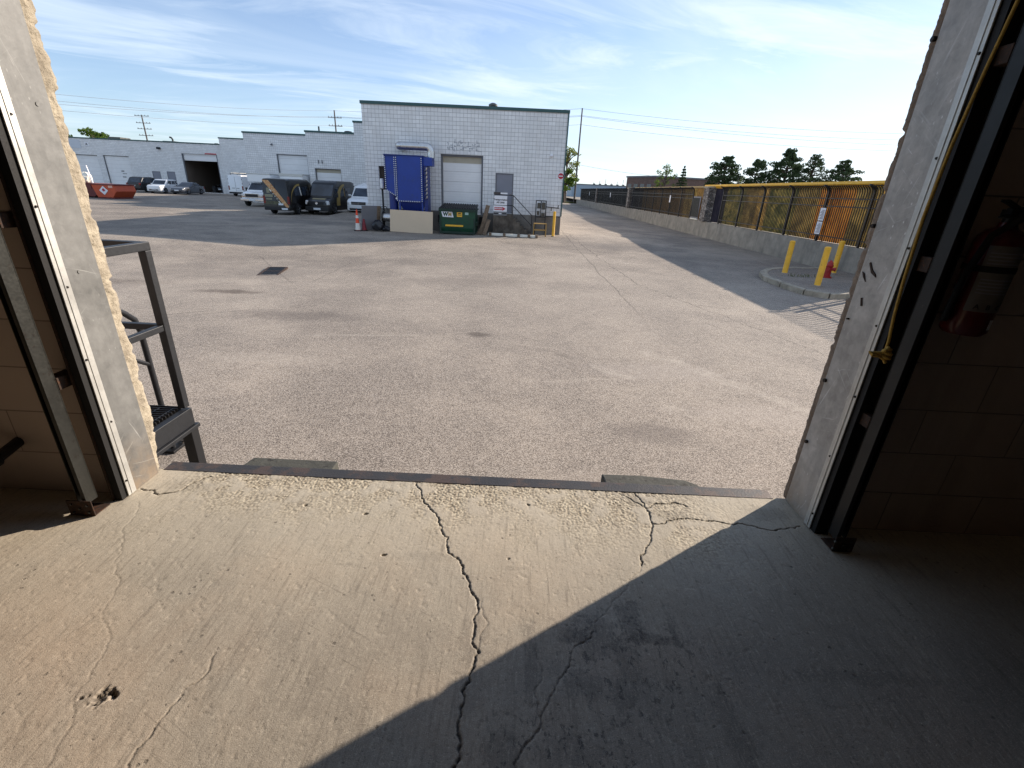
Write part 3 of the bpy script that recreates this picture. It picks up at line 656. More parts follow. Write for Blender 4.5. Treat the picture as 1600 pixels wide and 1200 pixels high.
for z, yy in ((.34, 1.905), (.64, 1.915), (1.28, 1.93), (1.88, 1.935), (.92, 1.90)):
    MB().cyl((XR-.009, yy-.01, z), (XR+.004, yy-.01, z), .0085 if z != .92 else .004, None, 6).build('anchor_bolt', BLACKBOLT, bay)
for z, yy in ((1.95, 1.80), (1.55, 1.84), (.98, 1.80)):
    MB().lathe((XL, yy, z), [(.003, 0), (.007, 0), (.007, .0025), (.003, .0025)], 10, 'x').build('anchor_bolt', LINER, bay)
# torn scrape marks on the right-hand liner: bent-up slivers of steel
for (y, z), pts in (((1.82, 1.10), [(0, 0), (.03, .012), (.055, .045), (.05, .05), (.028, .024), (.004, .01)]), ((1.865, 1.075), [(0, 0), (.02, .03), (.034, .035), (.02, .016)]), ((1.84, .985), [(0, 0), (.014, .03), (.02, .028), (.008, -.002)])):
    MB().prism([(y+a, z+b) for a, b in pts], 'x', XR-.0035, XR+.001).build('torn_scrape', RUST, bay)
# black weather seal + angle + vertical track on both sides
for s, xx in ((-1, XL), (1, XR)):
    X = lambda a: xx+s*a
    bx = lambda m, a, b, y0, y1, z0, z1: m.box(min(X(a), X(b)), max(X(a), X(b)), y0, y1, z0, z1)
    wide = .034 if s < 0 else .05
    bx(MB(), .002, wide, 1.672, 1.7195, .0, 3.06).build('weather_seal', RUBBER, bay)
    m = MB(); bx(m, wide+.002, wide+.022, 1.690, 1.7185, 0, 3.06); bx(m, wide+.002, wide+.006, 1.664, 1.690, 0, 3.06)
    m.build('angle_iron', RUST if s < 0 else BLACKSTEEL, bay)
    side = 'beside the sunlit steel-lined jamb' if s < 0 else 'beside the shaded jamb, behind the hanging rope'
    tk = thing('door_track', 'galvanised vertical overhead door track '+side, 'door track', (xx+s*.075, 1.6, 0), 'vertical overhead door tracks')
    a0 = .058 if s < 0 else .020
    m = MB(); bx(m, a0, a0+.050, 1.622, 1.626, .05, 3.1); bx(m, a0, a0+.004, 1.572, 1.622, .05, 3.1); bx(m, a0+.046, a0+.050, 1.585, 1.622, .05, 3.1); bx(m, a0+.004, a0+.016, 1.572, 1.576, .05, 3.1)
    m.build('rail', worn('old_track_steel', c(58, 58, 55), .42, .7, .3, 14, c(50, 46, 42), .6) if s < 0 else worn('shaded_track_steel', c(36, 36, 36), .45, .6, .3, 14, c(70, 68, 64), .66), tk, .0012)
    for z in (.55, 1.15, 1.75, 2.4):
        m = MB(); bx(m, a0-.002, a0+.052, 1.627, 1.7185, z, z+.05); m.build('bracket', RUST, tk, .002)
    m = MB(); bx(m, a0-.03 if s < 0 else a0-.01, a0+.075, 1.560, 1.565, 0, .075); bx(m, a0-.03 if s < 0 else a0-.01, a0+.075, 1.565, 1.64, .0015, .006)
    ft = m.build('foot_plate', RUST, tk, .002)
    for dx, dz in ((.0, .02), (.0, .055), (.035, .038), (.065, .018), (.065, .058)):
        MB().cyl((X(a0-.012+dx), 1.5605, dz), (X(a0-.012+dx), 1.554, dz), .0045, None, 8).build('bolt', TRACKM, ft)
# wooden stop block on the floor by the left wall and the pipe stub in the wall
tag(MB().box(-2.12, -1.98, 1.31, 1.39, 0, .05).build('wood_block', OLDWOOD, None, .004), 'small pale offcut of wood on the floor by the left wall', 'wood block')
pp = thing('pipe_stub', 'dark capped pipe stub sticking out of the tan block wall left of the track', 'pipe', (-2.10, 1.70, .24))
MB().cyl((-2.12, 1.72, .25), (-2.10, 1.60, .235), .022, None, 14).build('pipe', BLACKSTEEL, pp)
MB().cyl((-2.1, 1.60, .235), (-2.098, 1.57, .232), .03, None, 14).build('cap', RUBBER, pp)
# pull rope
rp = thing('pull_rope', 'yellow pull rope hanging down beside the right door track, knotted at its end', 'rope', (1.3, 1.6, 3.0))
pts = [(1.40, 1.60, 3.05), (1.362, 1.6, 2.3), (1.335, 1.6, 1.93), (1.312, 1.6, 1.72), (1.296, 1.602, 1.52), (1.292, 1.604, 1.32), (1.30, 1.6, 1.12), (1.31, 1.598, 1.0), (1.322, 1.597, .915), (1.322, 1.595, .885)]
MB().tube(pts, .0050, 8).build('rope', ROPE, rp, 0, True)
kn = MB()
kn.tube([(1.322+.017*math.cos(a)*(.8+.2*math.sin(3*a)), 1.59+.012*math.sin(2*a), .872+.02*math.sin(a)) for a in [i*.42 for i in range(17)]], .0066, 8)
kn.tube([(1.322+.012*math.cos(a), 1.585+.012*math.sin(a), .885-.0015*i) for i, a in enumerate([j*.6 for j in range(22)])], .006, 8)
kn.tube([(1.315, 1.585, .874), (1.29, 1.59, .870), (1.272, 1.60, .868), (1.276, 1.59, .862), (1.30, 1.585, .86), (1.318, 1.583, .85), (1.326, 1.582, .838)], .006, 8)
kn.build('knot', ROPE, rp, 0, True)

# fire extinguisher on the right-hand wall
ex = thing('fire_extinguisher', 'red fire extinguisher with a white instruction label hanging on the dark wall', 'fire extinguisher', (1.60, 1.64, .94))
EC = (1.595, 1.635)
MB().lathe((EC[0], EC[1], 0), [(.02, .945), (.055, .948), (.066, .962), (.067, 1.0), (.067, 1.25), (.062, 1.275), (.045, 1.295), (.025, 1.305), (.022, 1.32)], 28).build('cylinder', worn('extinguisher_red', c(84, 10, 12), .35, 0, .1, 6, None, .6, 0, 60, .3), ex, 0, True)
def wrap(z0, z1, a0, a1, rr_, mat, name, par=ex, n=14):
    m = MB()
    vs = [(EC[0]+rr_*math.cos(a0+(a1-a0)*i/n), EC[1]+rr_*math.sin(a0+(a1-a0)*i/n), z) for z in (z0, z1) for i in range(n+1)]
    m.add(vs, [(i, i+1, n+2+i, n+1+i) for i in range(n)]); return m.build(name, mat, par, 0, True)
lb = wrap(1.035, 1.25, R(-150), R(-40), .0682, worn('dimmed_label', c(108, 104, 100), .6, 0, .2, 12), 'label')  # white label greyed: the dark corner's shade is in its colour
for z, a, b in [(1.225-.011*k, -142, -60-9*(k % 3)) for k in range(6)]+[(1.14-.011*k, -140, -58-11*(k % 2)) for k in range(5)]:
    wrap(z, z+.004, R(a), R(b), .0685, INKGREY, 'print_line', lb, 8)
for i, ch in enumerate('ABC'):
    a = R(-125+i*26); lettering('class_letter', ch, .022, INK, lb, (EC[0]+.0688*math.cos(a), EC[1]+.0688*math.sin(a), 1.052), (R(90), 0, a+R(90)), .0006, .0006)
wrap(.975, 1.01, R(-75), R(-58), .0684, WHITES, 'sticker')
wrap(1.165, 1.185, R(-180), R(180), .0695, RUBBER, 'wall_strap', ex, 40)
MB().cyl((EC[0], EC[1], 1.315), (EC[0], EC[1], 1.365), .018, .016, 14).box(EC[0]-.02, EC[0]+.02, EC[1]-.018, EC[1]+.018, 1.335, 1.36).build('valve', BLACKSTEEL, ex, .002)
MB().bar((EC[0]+.01, EC[1], 1.365), (EC[0]-.085, EC[1]-.05, 1.385), .022, .006).bar((EC[0]+.01, EC[1], 1.35), (EC[0]-.075, EC[1]-.05, 1.335), .02, .006).build('lever', BLACKSTEEL, ex, .001)
MB().tube([(EC[0]+.015, EC[1]-.02, 1.345), (EC[0]-.03, EC[1]-.075, 1.34), (EC[0]-.082, EC[1]-.05, 1.28), (EC[0]-.088, EC[1]-.02, 1.15), (EC[0]-.085, EC[1]-.01, 1.03), (EC[0]-.083, EC[1]-.005, .99)], .011, 10).build('hose', RUBBER, ex, 0, True)
MB().cyl((EC[0]+.02, EC[1]-.02, 1.35), (EC[0]+.02, EC[1]-.03, 1.35), .014, None, 14).build('gauge', CHROME, ex)
# scuffed conduit ring above it
tag(MB().tube([(1.72+.05*math.cos(a), 1.69, 1.33+.05*math.sin(a)) for a in [i*.4 for i in range(26)]], .008, 8).build('coiled_cable', DARKSTEEL, None, 0, True), 'small grey coil of cable hung on the dark wall beside the extinguisher', 'cable')

# steel threshold edge and two bumper boards on the dock face
tag(MB().prism([(1.916, .002), (1.986, .004), (1.986, -.075), (1.978, -.075), (1.976, -.001), (1.916, -.004)], 'x', XL+.005, 1.315).build('threshold_edge', EDGEM, None, .0015), 'worn dark steel angle along the concrete dock edge', 'dock edge')
tag(MB().prism([(-1.37, 1.988), (-1.345, 2.095), (-.90, 2.095), (-.90, 1.988)], 'z', -.30, -.018).build('dock_bumper', OLDWOOD, None, .006), 'weathered grey timber bumper on the dock edge, near the stair', 'dock bumper', 'timber dock bumpers')
tag(MB().prism([(.505, 1.988), (.495, 2.095), (.70, 2.10), (.93, 2.075), (.99, 2.035), (.99, 1.988)], 'z', -.30, -.018).build('dock_bumper', OLDWOOD, None, .008), 'weathered grey bumper with a worn rounded corner, near the shaded jamb', 'dock bumper', 'timber dock bumpers')

# ------------------------------------------------------------------ steel landing and stair outside, left
stp = thing('steel_stair', 'black steel landing with grating and square-tube guard rail outside the doorway', 'stair', (-2.3, 2.9, -1.1))
PX, PY, PZ, TZ = -2.29, 2.90, -.14, .93
s_ = .05
MB().bar((PX, PY, PZ-.02), (PX, PY, TZ-.025), s_, s_).build('guard_post', DARKSTEEL, stp, .004)
MB().bar((PX, PY, -1.1), (PX, PY, PZ-.19), .075, .075).build('leg', BLACKSTEEL, stp, .004)
MB().bar((PX-1.5, PY, -1.1), (PX-1.5, PY, PZ-.19), .075, .075).build('leg', BLACKSTEEL, stp, .004)
MB().bar((PX, 2.02, TZ), (PX, PY+.025, TZ), s_, s_).build('guard_rail', DARKSTEEL, stp, .004); MB().bar((PX, 2.02, .42), (PX, PY-.025, .42), .04, .04).build('guard_rail', DARKSTEEL, stp, .004)
MB().bar((PX-.025, PY, TZ+.001), (PX-.86, PY, TZ+.001), s_, s_).bar((PX-.025, PY, .42), (PX-.86, PY, .42), .04, .04).bar((PX-.86, PY, PZ), (PX-.86, PY, TZ+.02), s_).build('guard_rail', DARKSTEEL, stp, .004)
MB().box(PX-.02, PX+.03, 1.97, PY+.03, PZ-.16, PZ-.035).box(PX-.02, PX+.05, 1.97, PY+.05, PZ-.19, PZ-.162).build('edge_channel', DARKSTEEL, stp, .003)
MB().box(PX-1.6, PX-.022, PY-.02, PY+.028, PZ-.16, PZ-.035).build('edge_channel', DARKSTEEL, stp, .003); MB().box(PX-1.6, PX-.022, 1.97, 2.0, PZ-.16, PZ-.035).build('edge_channel', DARKSTEEL, stp, .003)
g = MB()
for k in range(31): g.box(PX-1.6, PX-.025, 2.0+k*.03, 2.005+k*.03, PZ-.05, PZ-.018)
for k in range(17): g.box(PX-.06-k*.095, PX-.053-k*.095, 2.0, PY-.02, PZ-.026, PZ-.019)
g.build('grating', BLACKSTEEL, stp)
# flight going down away from the door
fx0, fx1 = PX-.93, PX-1.55
for fx in (fx0, fx1):
    MB().bar((fx, PY+.03, PZ-.1), (fx, PY+1.15, -1.05), .04, .18).build('stringer', BLACKSTEEL, stp, .003)
for k in range(4):
    MB().box(fx1, fx0, PY+.12+k*.25, PY+.36+k*.25, PZ-.24-k*.2, PZ-.20-k*.2).build('tread', BLACKSTEEL, stp, .003)
MB().tube([(fx0, PY, .82), (fx0, PY+.45, .50), (fx0, PY+.80, .26), (fx0, PY+.88, .19), (fx0, PY+.91, .08), (fx0, PY+.92, -1.08)], .024, 10).tube([(fx0, PY, .36), (fx0, PY+.90, -.22)], .018, 8).build('stair_rail', DARKSTEEL, stp, 0, True)
MB().bar((fx0, PY+.92, -1.07), (fx0-.3, PY+.72, -.75), .05, .02).box(fx0-.12, fx0+.06, PY+.84, PY+1.0, -1.1, -1.075).build('foot_brace', BLACKSTEEL, stp, .002)
# drain
dr = thing('storm_drain', 'dark iron storm drain grate set in a sunken patch of the asphalt', 'drain')
m = MB().box(-.29, .29, -.78, -.72, -.05, .03).box(-.29, .29, .72, .78, -.05, .03).box(-.29, -.23, -.72, .72, -.05, .03).box(.23, .29, -.72, .72, -.05, .03).box(-.23, .23, -.03, .03, -.05, .03)
m.build('frame', RUST, dr)
m = MB()
for k in range(9):
    for a, b in ((-.70, -.06), (.06, .70)): y_ = a+(b-a)*k/8.0; m.box(-.23, .23, y_-.016, y_+.016, -.04, .026)
m.build('grate', DARKSTEEL, dr)
MB().box(-.23, .23, -.72, .72, -.2, .008).build('pit', RUBBER, dr)
dr.location = (-7.52, 14.4, gz(-7.52, 14.4)); dr.rotation_euler = (0, 0, R(15))

# ------------------------------------------------------------------ industrial units across the yard
def front_wall(mb, x0, x1, z0, z1, y, ops, depth=.25):
    xs = sorted({x0, x1}|{v for o in ops for v in o[:2]}); zs = sorted({z0, z1}|{v for o in ops for v in o[2:]})
    for xa, xb in zip(xs, xs[1:]):
        for za, zb in zip(zs, zs[1:]):
            cx, cz = (xa+xb)/2, (za+zb)/2
            if any(o[0] < cx < o[1] and o[2] < cz < o[3] for o in ops): continue
            mb.quad((xa, y, za), (xb, y, za), (xb, y, zb), (xa, y, zb))
    for a, b, lo, hi in ops:
        e = y+depth
        mb.quad((a, y, lo), (a, e, lo), (a, e, hi), (a, y, hi)).quad((b, y, lo), (b, y, hi), (b, e, hi), (b, e, lo)).quad((a, y, hi), (a, e, hi), (b, e, hi), (b, y, hi)).quad((a, y, lo), (b, y, lo), (b, e, lo), (a, e, lo))
    return mb
def unit(name, label, x0, x1, y, y2, zt, ops, base=-1.3, found=None, cop=TEAL, cop_h=.13):
    b = thing(name, label, 'building', (x0, y, base))
    m = MB(); front_wall(m, x0, x1, base if found is None else found, zt, y, ops)
    m.quad((x0, y, base), (x0, y2, base), (x0, y2, zt), (x0, y, zt)).quad((x1, y, base), (x1, y, zt), (x1, y2, zt), (x1, y2, base)).quad((x0, y2, base), (x1, y2, base), (x1, y2, zt), (x0, y2, zt))
    m.build('wall', WHITEBLOCK, b, normals=False)
    MB().quad((x0+.1, y+.1, zt-.25), (x1-.1, y+.1, zt-.25), (x1-.1, y2-.1, zt-.25), (x0+.1, y2-.1, zt-.25)).build('roof', ROOFM, b)
    MB().box(x0-.06, x1+.06, y-.06, y+.3, zt-cop_h, zt+.02).box(x0-.06, x0+.3, y+.3, y2, zt-cop_h, zt+.02).box(x1-.3, x1+.06, y+.3, y2, zt-cop_h, zt+.02).build('coping', cop, b, .01)
    return b
def oh_door(b, x0, x1, z0, z1, y, header=.0, fr=.07):
    MB().box(x0, x0+fr, y+.10, y+.2, z0, z1).box(x1-fr, x1, y+.10, y+.2, z0, z1).box(x0+fr, x1-fr, y+.10, y+.2, z1-fr, z1).build('door_frame', FRAMEGREY, b, .008)
    d = MB().box(x0+fr, x1-fr, y+.21, y+.26, z0, z1-fr).build('overhead_door', DOORW, b)
    if header: MB().box(x0+fr, x1-fr, y+.205, y+.209, z1-fr-header, z1-fr).build('top_seal', worn('grey_beige_seal', c(176, 168, 150), .8, 0, .1, 3), d)
    return d
def man_door(b, x0, x1, z0, z1, y):
    MB().box(x0, x0+.05, y-.012, y+.1, z0, z1).box(x1-.05, x1, y-.012, y+.1, z0, z1).box(x0+.05, x1-.05, y-.012, y+.1, z1-.05, z1).build('door_frame', FRAMEGREY, b, .004)
    d = MB().box(x0+.05, x1-.05, y+.02, y+.07, z0, z1-.05).build('steel_door', DOORGREY, b, .006)
    MB().cyl((x1-.13, y+.02, z0+1.0), (x1-.13, y-.03, z0+1.0), .03, None, 10).build('handle', CHROME, d); return d

Y0 = 28.7
mb_ = unit('block_building', 'white scored-block unit with a green roof edge, loading door and blue dust collector in front', -8.83, 2.36, Y0, 60, 5.36,
           [(-4.58, -2.20, -.12, 2.98), (-1.48, -.47, .05, 2.15), (-8.08, -7.1, 1.0, 2.22)], -1.5, 0.0)
MB().box(-8.83+.015, 2.36-.015, Y0-.03, Y0+.2, -1.5, -.13).box(-8.815, -4.60, Y0-.03, Y0+.2, -.13, 0).box(-2.18, 2.345, Y0-.03, Y0+.2, -.13, .0).build('foundation', DARKCONC, mb_, .01)
oh_door(mb_, -4.58, -2.20, -.12, 2.98, Y0, .32, .1)
man_door(mb_, -1.48, -.47, .05, 2.15, Y0)
MB().box(-8.08, -7.1, Y0+.1, Y0+.14, 1.0, 2.22).build('louvre', worn('dark_opening', c(60, 50, 44), .8, 0, .3, 4), mb_)
for xx in (-4.75, -2.36): MB().box(xx, xx+.3, Y0-.16, Y0-.03, -.62, -.22).build('bumper_pad', RUBBER, mb_, .01)
MB().box(2.33, 2.40, Y0-.035, Y0-.001, .0, 5.24).build('corner_flashing', TEAL, mb_)
# painted-over lettering above the door: grey-blue blotches on the blocks
bl = MB(); rr = random.Random(4)
for k in range(62):
    x = -4.25+1.85*rr.random(); z = 3.14+.46*rr.random(); w_, h_ = (.03, rr.uniform(.08, .2)) if rr.random() < .55 else (rr.uniform(.08, .2), .03)
    bl.box(x, x+w_, Y0-.004-.0006*k/62, Y0-.002, z, z+h_)
bl.build('faded_lettering', worn('faded_blue_grey_paint', c(150, 154, 160), .8, 0, .12, 6), mb_)
wl_ = MB().box(1.50, 1.66, Y0-.10, Y0-.002, 3.12, 3.22).cyl((1.58, Y0-.06, 3.15), (1.58, Y0-.12, 3.08), .05, .07, 12).build('wall_light', WHITES, mb_, .004)
MB().cyl((-1.86, 31, 5.1), (-1.86, 31, 5.72), .14, None, 14).cyl((-1.86, 31, 5.72), (-1.86, 31, 5.80), .26, .26, 14).cyl((-1.86, 31, 5.80), (-1.86, 31, 5.88), .26, .1, 14).build('roof_vent', TRACKM, mb_)
dn = thing('no_entry_sign', 'round red no entry sign with a white bar on the white block wall corner', 'sign', (2.19, Y0-.04, 2.14))
MB().box(2.02, 2.35, Y0-.02, Y0-.012, 1.97, 2.31).build('plate', WHITES, dn)
MB().cyl((2.185, Y0-.022, 2.14), (2.185, Y0-.030, 2.14), .15, None, 28).build('disc', REDV, dn)
MB().box(2.07, 2.30, Y0-.036, Y0-.031, 2.115, 2.165).build('bar', WHITES, dn)

def down(b, x, y, z0, z1): MB().box(x-.05, x+.05, y-.11, y-.005, z0, z1).build('downpipe', FRAMEGREY, b, .01)
uE = unit('block_building', 'narrow taller white block unit showing just left of the nearest unit', -15.35, -9.3, 47.2, 75, 6.35, [], -1.4)
MB().box(-14.2, -14.05, 47.1, 47.19, -1.2, 3.9).build('downpipe', BLACKSTEEL, uE)
uD = unit('block_building', 'white block unit with a low loading door half hidden by the black cargo van', -19.88, -15.4, 47.4, 76, 5.42, [(-19.35, -16.9, -.1, 2.33)], -1.4)
oh_door(uD, -19.35, -16.9, -.1, 2.33, 47.4, .28)
MB().box(-18.95, -18.88, 47.34, 47.39, 2.75, 3.05).box(-18.62, -18.55, 47.34, 47.39, 2.75, 3.05).build('bracket', FRAMEGREY, uD)
MB().cyl((-19.2, 49, 5.0), (-19.2, 49, 5.95), .07, None, 10).build('vent_pipe', DARKSTEEL, uD); MB().lathe((-16.2, 48.2, 5.2), [(.5, 0), (.5, .15), (.3, .38), (.0, .42)], 16).build('roof_fan', DARKSTEEL, uD, 0, True)
uC = unit('block_building', 'white block unit behind the cube truck, with a large loading door high in its wall', -27.9, -19.9, 51.6, 78, 5.44, [(-24.8, -21.7, .7, 3.56)], -1.4)
oh_door(uC, -24.8, -21.7, .7, 3.56, 51.6)
MB().cyl((-25.1, 51.55, 4.4), (-25.1, 51.35, 4.36), .10, .06, 10).build('wall_light', FRAMEGREY, uC)
uB = unit('block_building', 'white block unit behind the white utility van, no openings in view', -41.75, -30, 70.9, 92, 6.1, [], -1.4)
A = 71.5
uA = unit('block_building', 'long low white block unit at the far left with an open dark garage bay', -78, -41.85, A, 92, 5.32,
          [(-63.35, -59.75, -1.05, 3.16), (-58.95, -55.3, -1.05, 3.22), (-47.75, -42.75, -1.05, 3.92), (-52.45, -51.3, -.75, 1.45), (-50.36, -49.2, -.75, 1.5)], -1.4)
oh_door(uA, -63.35, -59.75, -1.05, 3.16, A); dd = oh_door(uA, -58.95, -55.3, -1.05, 3.22, A)
MB().box(-57.0, -56.6, A+.195, A+.209, 1.2, 1.32).box(-56.9, -56.3, A+.195, A+.209, .9, .96).box(-57.0, -56.5, A+.195, A+.209, .45, .55).build('door_sticker', DARKPL, dd)
man_door(uA, -52.45, -51.3, -.75, 1.45, A); man_door(uA, -50.36, -49.2, -.75, 1.5, A)
MB().box(-47.75, -47.6, A+.05, A+.15, -1.05, 3.92).box(-42.9, -42.75, A+.05, A+.15, -1.05, 3.92).build('door_frame', FRAMEGREY, uA)
MB().box(-47.6, -42.9, A+.2, A+.26, 3.05, 3.9).build('overhead_door', DOORW, uA)
MB().quad((-47.75, A+.25, -1.08), (-47.75, 86, -1.08), (-47.75, 86, 3.95), (-47.75, A+.25, 3.95)).quad((-42.75, A+.25, -1.08), (-42.75, A+.25, 3.95), (-42.75, 86, 3.95), (-42.75, 86, -1.08)).quad((-47.75, 86, -1.08), (-42.75, 86, -1.08), (-42.75, 86, 3.95), (-47.75, 86, 3.95)).quad((-47.75, A+.25, 3.94), (-47.75, 86, 3.94), (-42.75, 86, 3.94), (-42.75, A+.25, 3.94)).build('garage_interior', GARAGEIN, uA, normals=False)
MB().box(-44.4, -42.8, A-.03, A-.002, 3.94, 4.08).build('red_sign', REDV, uA)
MB().box(-65, -61.65, A-.04, A-.002, 3.95, 5.0).build('signboard', worn('pale_grey_sign', c(196, 202, 210), .6, 0, .04, .5), uA)
k = MB().box(-61.05, -60.5, A-.04, A-.002, 4.25, 4.75).build('unit_number_plate', WHITES, uA); lettering('letter', 'A', .42, INK, k, (-60.78, A-.045, 4.5), ext=.003, bold=.015)
MB().box(-50.85, -50.5, A-.25, A-.002, 4.3, 4.55).lathe((-50.68, A-.3, 4.3), [(.14, -.02), (.2, 0), (.2, .2), (.1, .26)], 14).build('wall_light', DARKSTEEL, uA, .01)
MB().box(-60.0, -58.2, A+3, A+5, 5.0, 5.75).box(-52.8, -50.9, A+4, A+6, 5.0, 5.62).build('rooftop_unit', TRACKM, uA, .03)
MB().tube([(-49.9, A+2, 5), (-49.9, A+2, 5.75), (-50.05, A+2, 5.95), (-50.25, A+2, 5.98)], .12, 10).tube([(-44.3, A+3, 5), (-44.3, A+3, 5.55)], .25, 10).tube([(-43.5, A+3, 5), (-43.5, A+3, 5.6)], .2, 10).build('vent_pipe', TRACKM, uA)

# ------------------------------------------------------------------ dust collector, duct and clutter in front of the main unit
dc = thing('dust_collector', 'tall royal blue dust collector with rows of bolts, in front of white block wall', 'dust collector', (-6.0, 27.6, -1.1))
Yf, Yb = 27.15, 28.15
MB().box(-6.72, -5.30, Yf, Yb, .45, 2.72).build('housing', BLUEP, dc, .012)
MB().prism([(-7.34, 2.72), (-7.34, 1.02), (-6.73, .66), (-6.73, 2.72)], 'y', Yf+.06, Yb).build('side_chamber', BLUEP, dc, .012)
MB().box(-5.29, -4.82, Yf+.1, Yb-.1, 2.28, 2.70).build('outlet_box', BLUEP, dc, .012)
MB().box(-5.29, -5.08, Yf+.12, Yb-.05, -.1, 2.27).build('valve_rack', BLUED, dc, .01)
vv = MB()
for k in range(8):
    z = .65+k*.2; vv.tube([(-5.2, Yf+.09, z), (-5.11, Yf+.02, z+.04), (-5.09, Yf+.0, z+.13), (-5.13, Yf+.1, z+.16)], .036, 8)
vv.build('valve', DUCTM, dc, 0, True)
MB().loft([[(-6.66, Yf+.05, .45), (-5.36, Yf+.05, .45), (-5.36, Yb-.05, .45), (-6.66, Yb-.05, .45)], [(-6.3, Yf+.3, -.35), (-5.6, Yf+.3, -.35), (-5.6, Yb-.3, -.35), (-6.3, Yb-.3, -.35)]]).build('hopper', BLUED, dc, .01)
for lx in (-6.66, -5.42):
    for ly in (Yf+.05, Yb-.1): MB().box(lx, lx+.09, ly, ly+.09, -1.1, .45).build('leg', BLUEP, dc)
MB().tube([(-7.02, Yf+.4, .95), (-7.02, Yf+.4, .2), (-7.0, Yf+.4, -.6)], .24, 16).build('inlet_pipe', BLUED, dc, 0, True)
MB().box(-7.38, -5.25, Yf-.03, Yb+.03, 2.72, 2.765).box(-6.75, -6.68, Yf-.025, Yf-.002, .45, 2.72).box(-5.40, -5.33, Yf-.025, Yf-.002, .45, 2.72).box(-6.68, -5.40, Yf-.025, Yf-.002, .45, .52).box(-7.36, -7.29, Yf+.03, Yf+.058, 1.05, 2.72).build('flange', BLUED, dc, .004)
bo = MB()
for k in range(22):
    z = .52+k*.1
    for xx in (-6.715, -5.365): bo.cyl((xx, Yf-.028, z), (xx, Yf-.045, z), .028, None, 6)
    bo.cyl((-6.83, Yf+.058, max(z, .75)), (-6.83, Yf+.035, max(z, .75)), .028, None, 6)
    if z > 1.1: bo.cyl((-7.325, Yf+.028, z), (-7.325, Yf+.012, z), .028, None, 6)
for k in range(12): bo.cyl((-6.6+k*.1, Yf-.028, .485), (-6.6+k*.1, Yf-.045, .485), .028, None, 6)
for k in range(20): bo.cyl((-7.3+k*.105, Yf, 2.765), (-7.3+k*.105, Yf, 2.80), .02, None, 6)
for k in range(7): bo.cyl((-7.26+k*.085, Yf+.05, 1.0-k*.05), (-7.26+k*.085, Yf+.03, 1.0-k*.05), .028, None, 6)
bo.build('bolt_row', worn('pale_bolt_heads', c(206, 210, 216), .5, .1, .1, 9), dc)
MB().lathe((-6.76, Yf-.03, .60), [(.0, 0), (.055, .01), (.055, .03), (0, .05)], 12, 'y').build('gauge', WHITES, dc)
du = thing('exhaust_duct', 'shiny spiral metal duct bending out of the blue dust collector into the wall', 'duct', (-4.9, 27.7, 2.7))
P = [(-4.93, 27.65, 2.69), (-4.93, 27.65, 2.95)]+[(-5.18+.25*math.cos(a), 27.65, 2.98+.25*math.sin(a)) for a in [i*math.pi/12 for i in range(7)]]+[(-5.6, 27.65, 3.23), (-6.45, 27.65, 3.23)]+[(-6.45-.22*math.sin(a), 27.87-.22*math.cos(a), 3.23) for a in [i*math.pi/12 for i in range(1, 7)]]+[(-6.67, 28.72, 3.23)]
MB().tube(P, .20, 22, False).build('pipe', DUCTM, du, 0, True)
sm = MB()
for k in range(9): sm.cyl((-5.3-k*.125, 27.65, 3.23), (-5.318-k*.125, 27.65, 3.23), .206, None, 22)
sm.cyl((-4.93, 27.65, 2.70), (-4.93, 27.65, 2.72), .207, None, 22); sm.build('seam', DUCTM, du, 0, True)
mp = thing('meter_post', 'thin dark post with a white meter box beside the blue dust collector', 'meter', (-7.68, 27.75, -1.1))
MB().cyl((-7.68, 27.75, -1.1), (-7.68, 27.75, 1.08), .05, None, 10).build('post', DARKSTEEL, mp)
MB().lathe((-7.68, 27.72, 1.05), [(.02, 0), (.1, .03), (.1, .46), (.07, .52)], 16).build('meter', WHITES, mp, 0, True)
tag(MB().obox((-5.93, 26.82, -.545), (2.34, .022, 1.14), Matrix.Rotation(R(-7), 3, 'X')@Matrix.Rotation(R(.8), 3, 'Y')).build('beige_board', BEIGE), 'large plain beige board leaning below the blue dust collector', 'board')
# metal drum / hose reel, bag, panels, cones
dm = thing('hose_reel', 'grey metal hose reel with a shiny drum standing beside the meter post', 'reel', (-7.35, 27.4, -1.1))
MB().lathe((-7.62, 27.45, -.42), [(.33, -.03), (.36, 0), (.33, .03)], 24, 'x').build('flange', TRACKM, dm, 0, True)
MB().lathe((-7.22, 27.45, -.42), [(.22, -.38), (.22, 0), (.20, .08), (.12, .12)], 20, 'x').build('drum', DUCTM, dm, 0, True)
MB().tube([(-7.8, 27.4, -.1), (-7.7, 27.35, .12), (-7.45, 27.4, .16), (-7.4, 27.5, .0)], .022, 8).build('handle', BLACKSTEEL, dm)
MB().box(-7.7, -7.1, 27.3, 27.6, -1.1, -.98).bar((-7.6, 27.45, -1.0), (-7.6, 27.45, -.5), .06).bar((-7.12, 27.45, -1.0), (-7.12, 27.45, -.5), .05).build('stand', BLACKSTEEL, dm)
def lumpy(ctr, sx, sy, sz, seed, mat, name, n=18):
    r_ = random.Random(seed); m = MB(); ph = [r_.random()*6.3 for _ in range(8)]; rings = []
    for i in range(1, n):
        th = math.pi*i/n; ring = []
        for k in range(24):
            a = 2*math.pi*k/24; q = 1+.13*math.sin(3*a+ph[0]+2*th)+.1*math.sin(5*a+ph[1]-3*th)+.07*math.sin(9*a+ph[2]+5*th)
            z = math.cos(th); z = z if z > -.75 else -.75
            ring.append((ctr[0]+sx*math.sin(th)*math.cos(a)*q, ctr[1]+sy*math.sin(th)*math.sin(a)*q, ctr[2]+sz*z*(1+.06*math.sin(7*a))))
        rings.append(ring)
    m.loft(rings); return m.build(name, mat, None, 0, True)
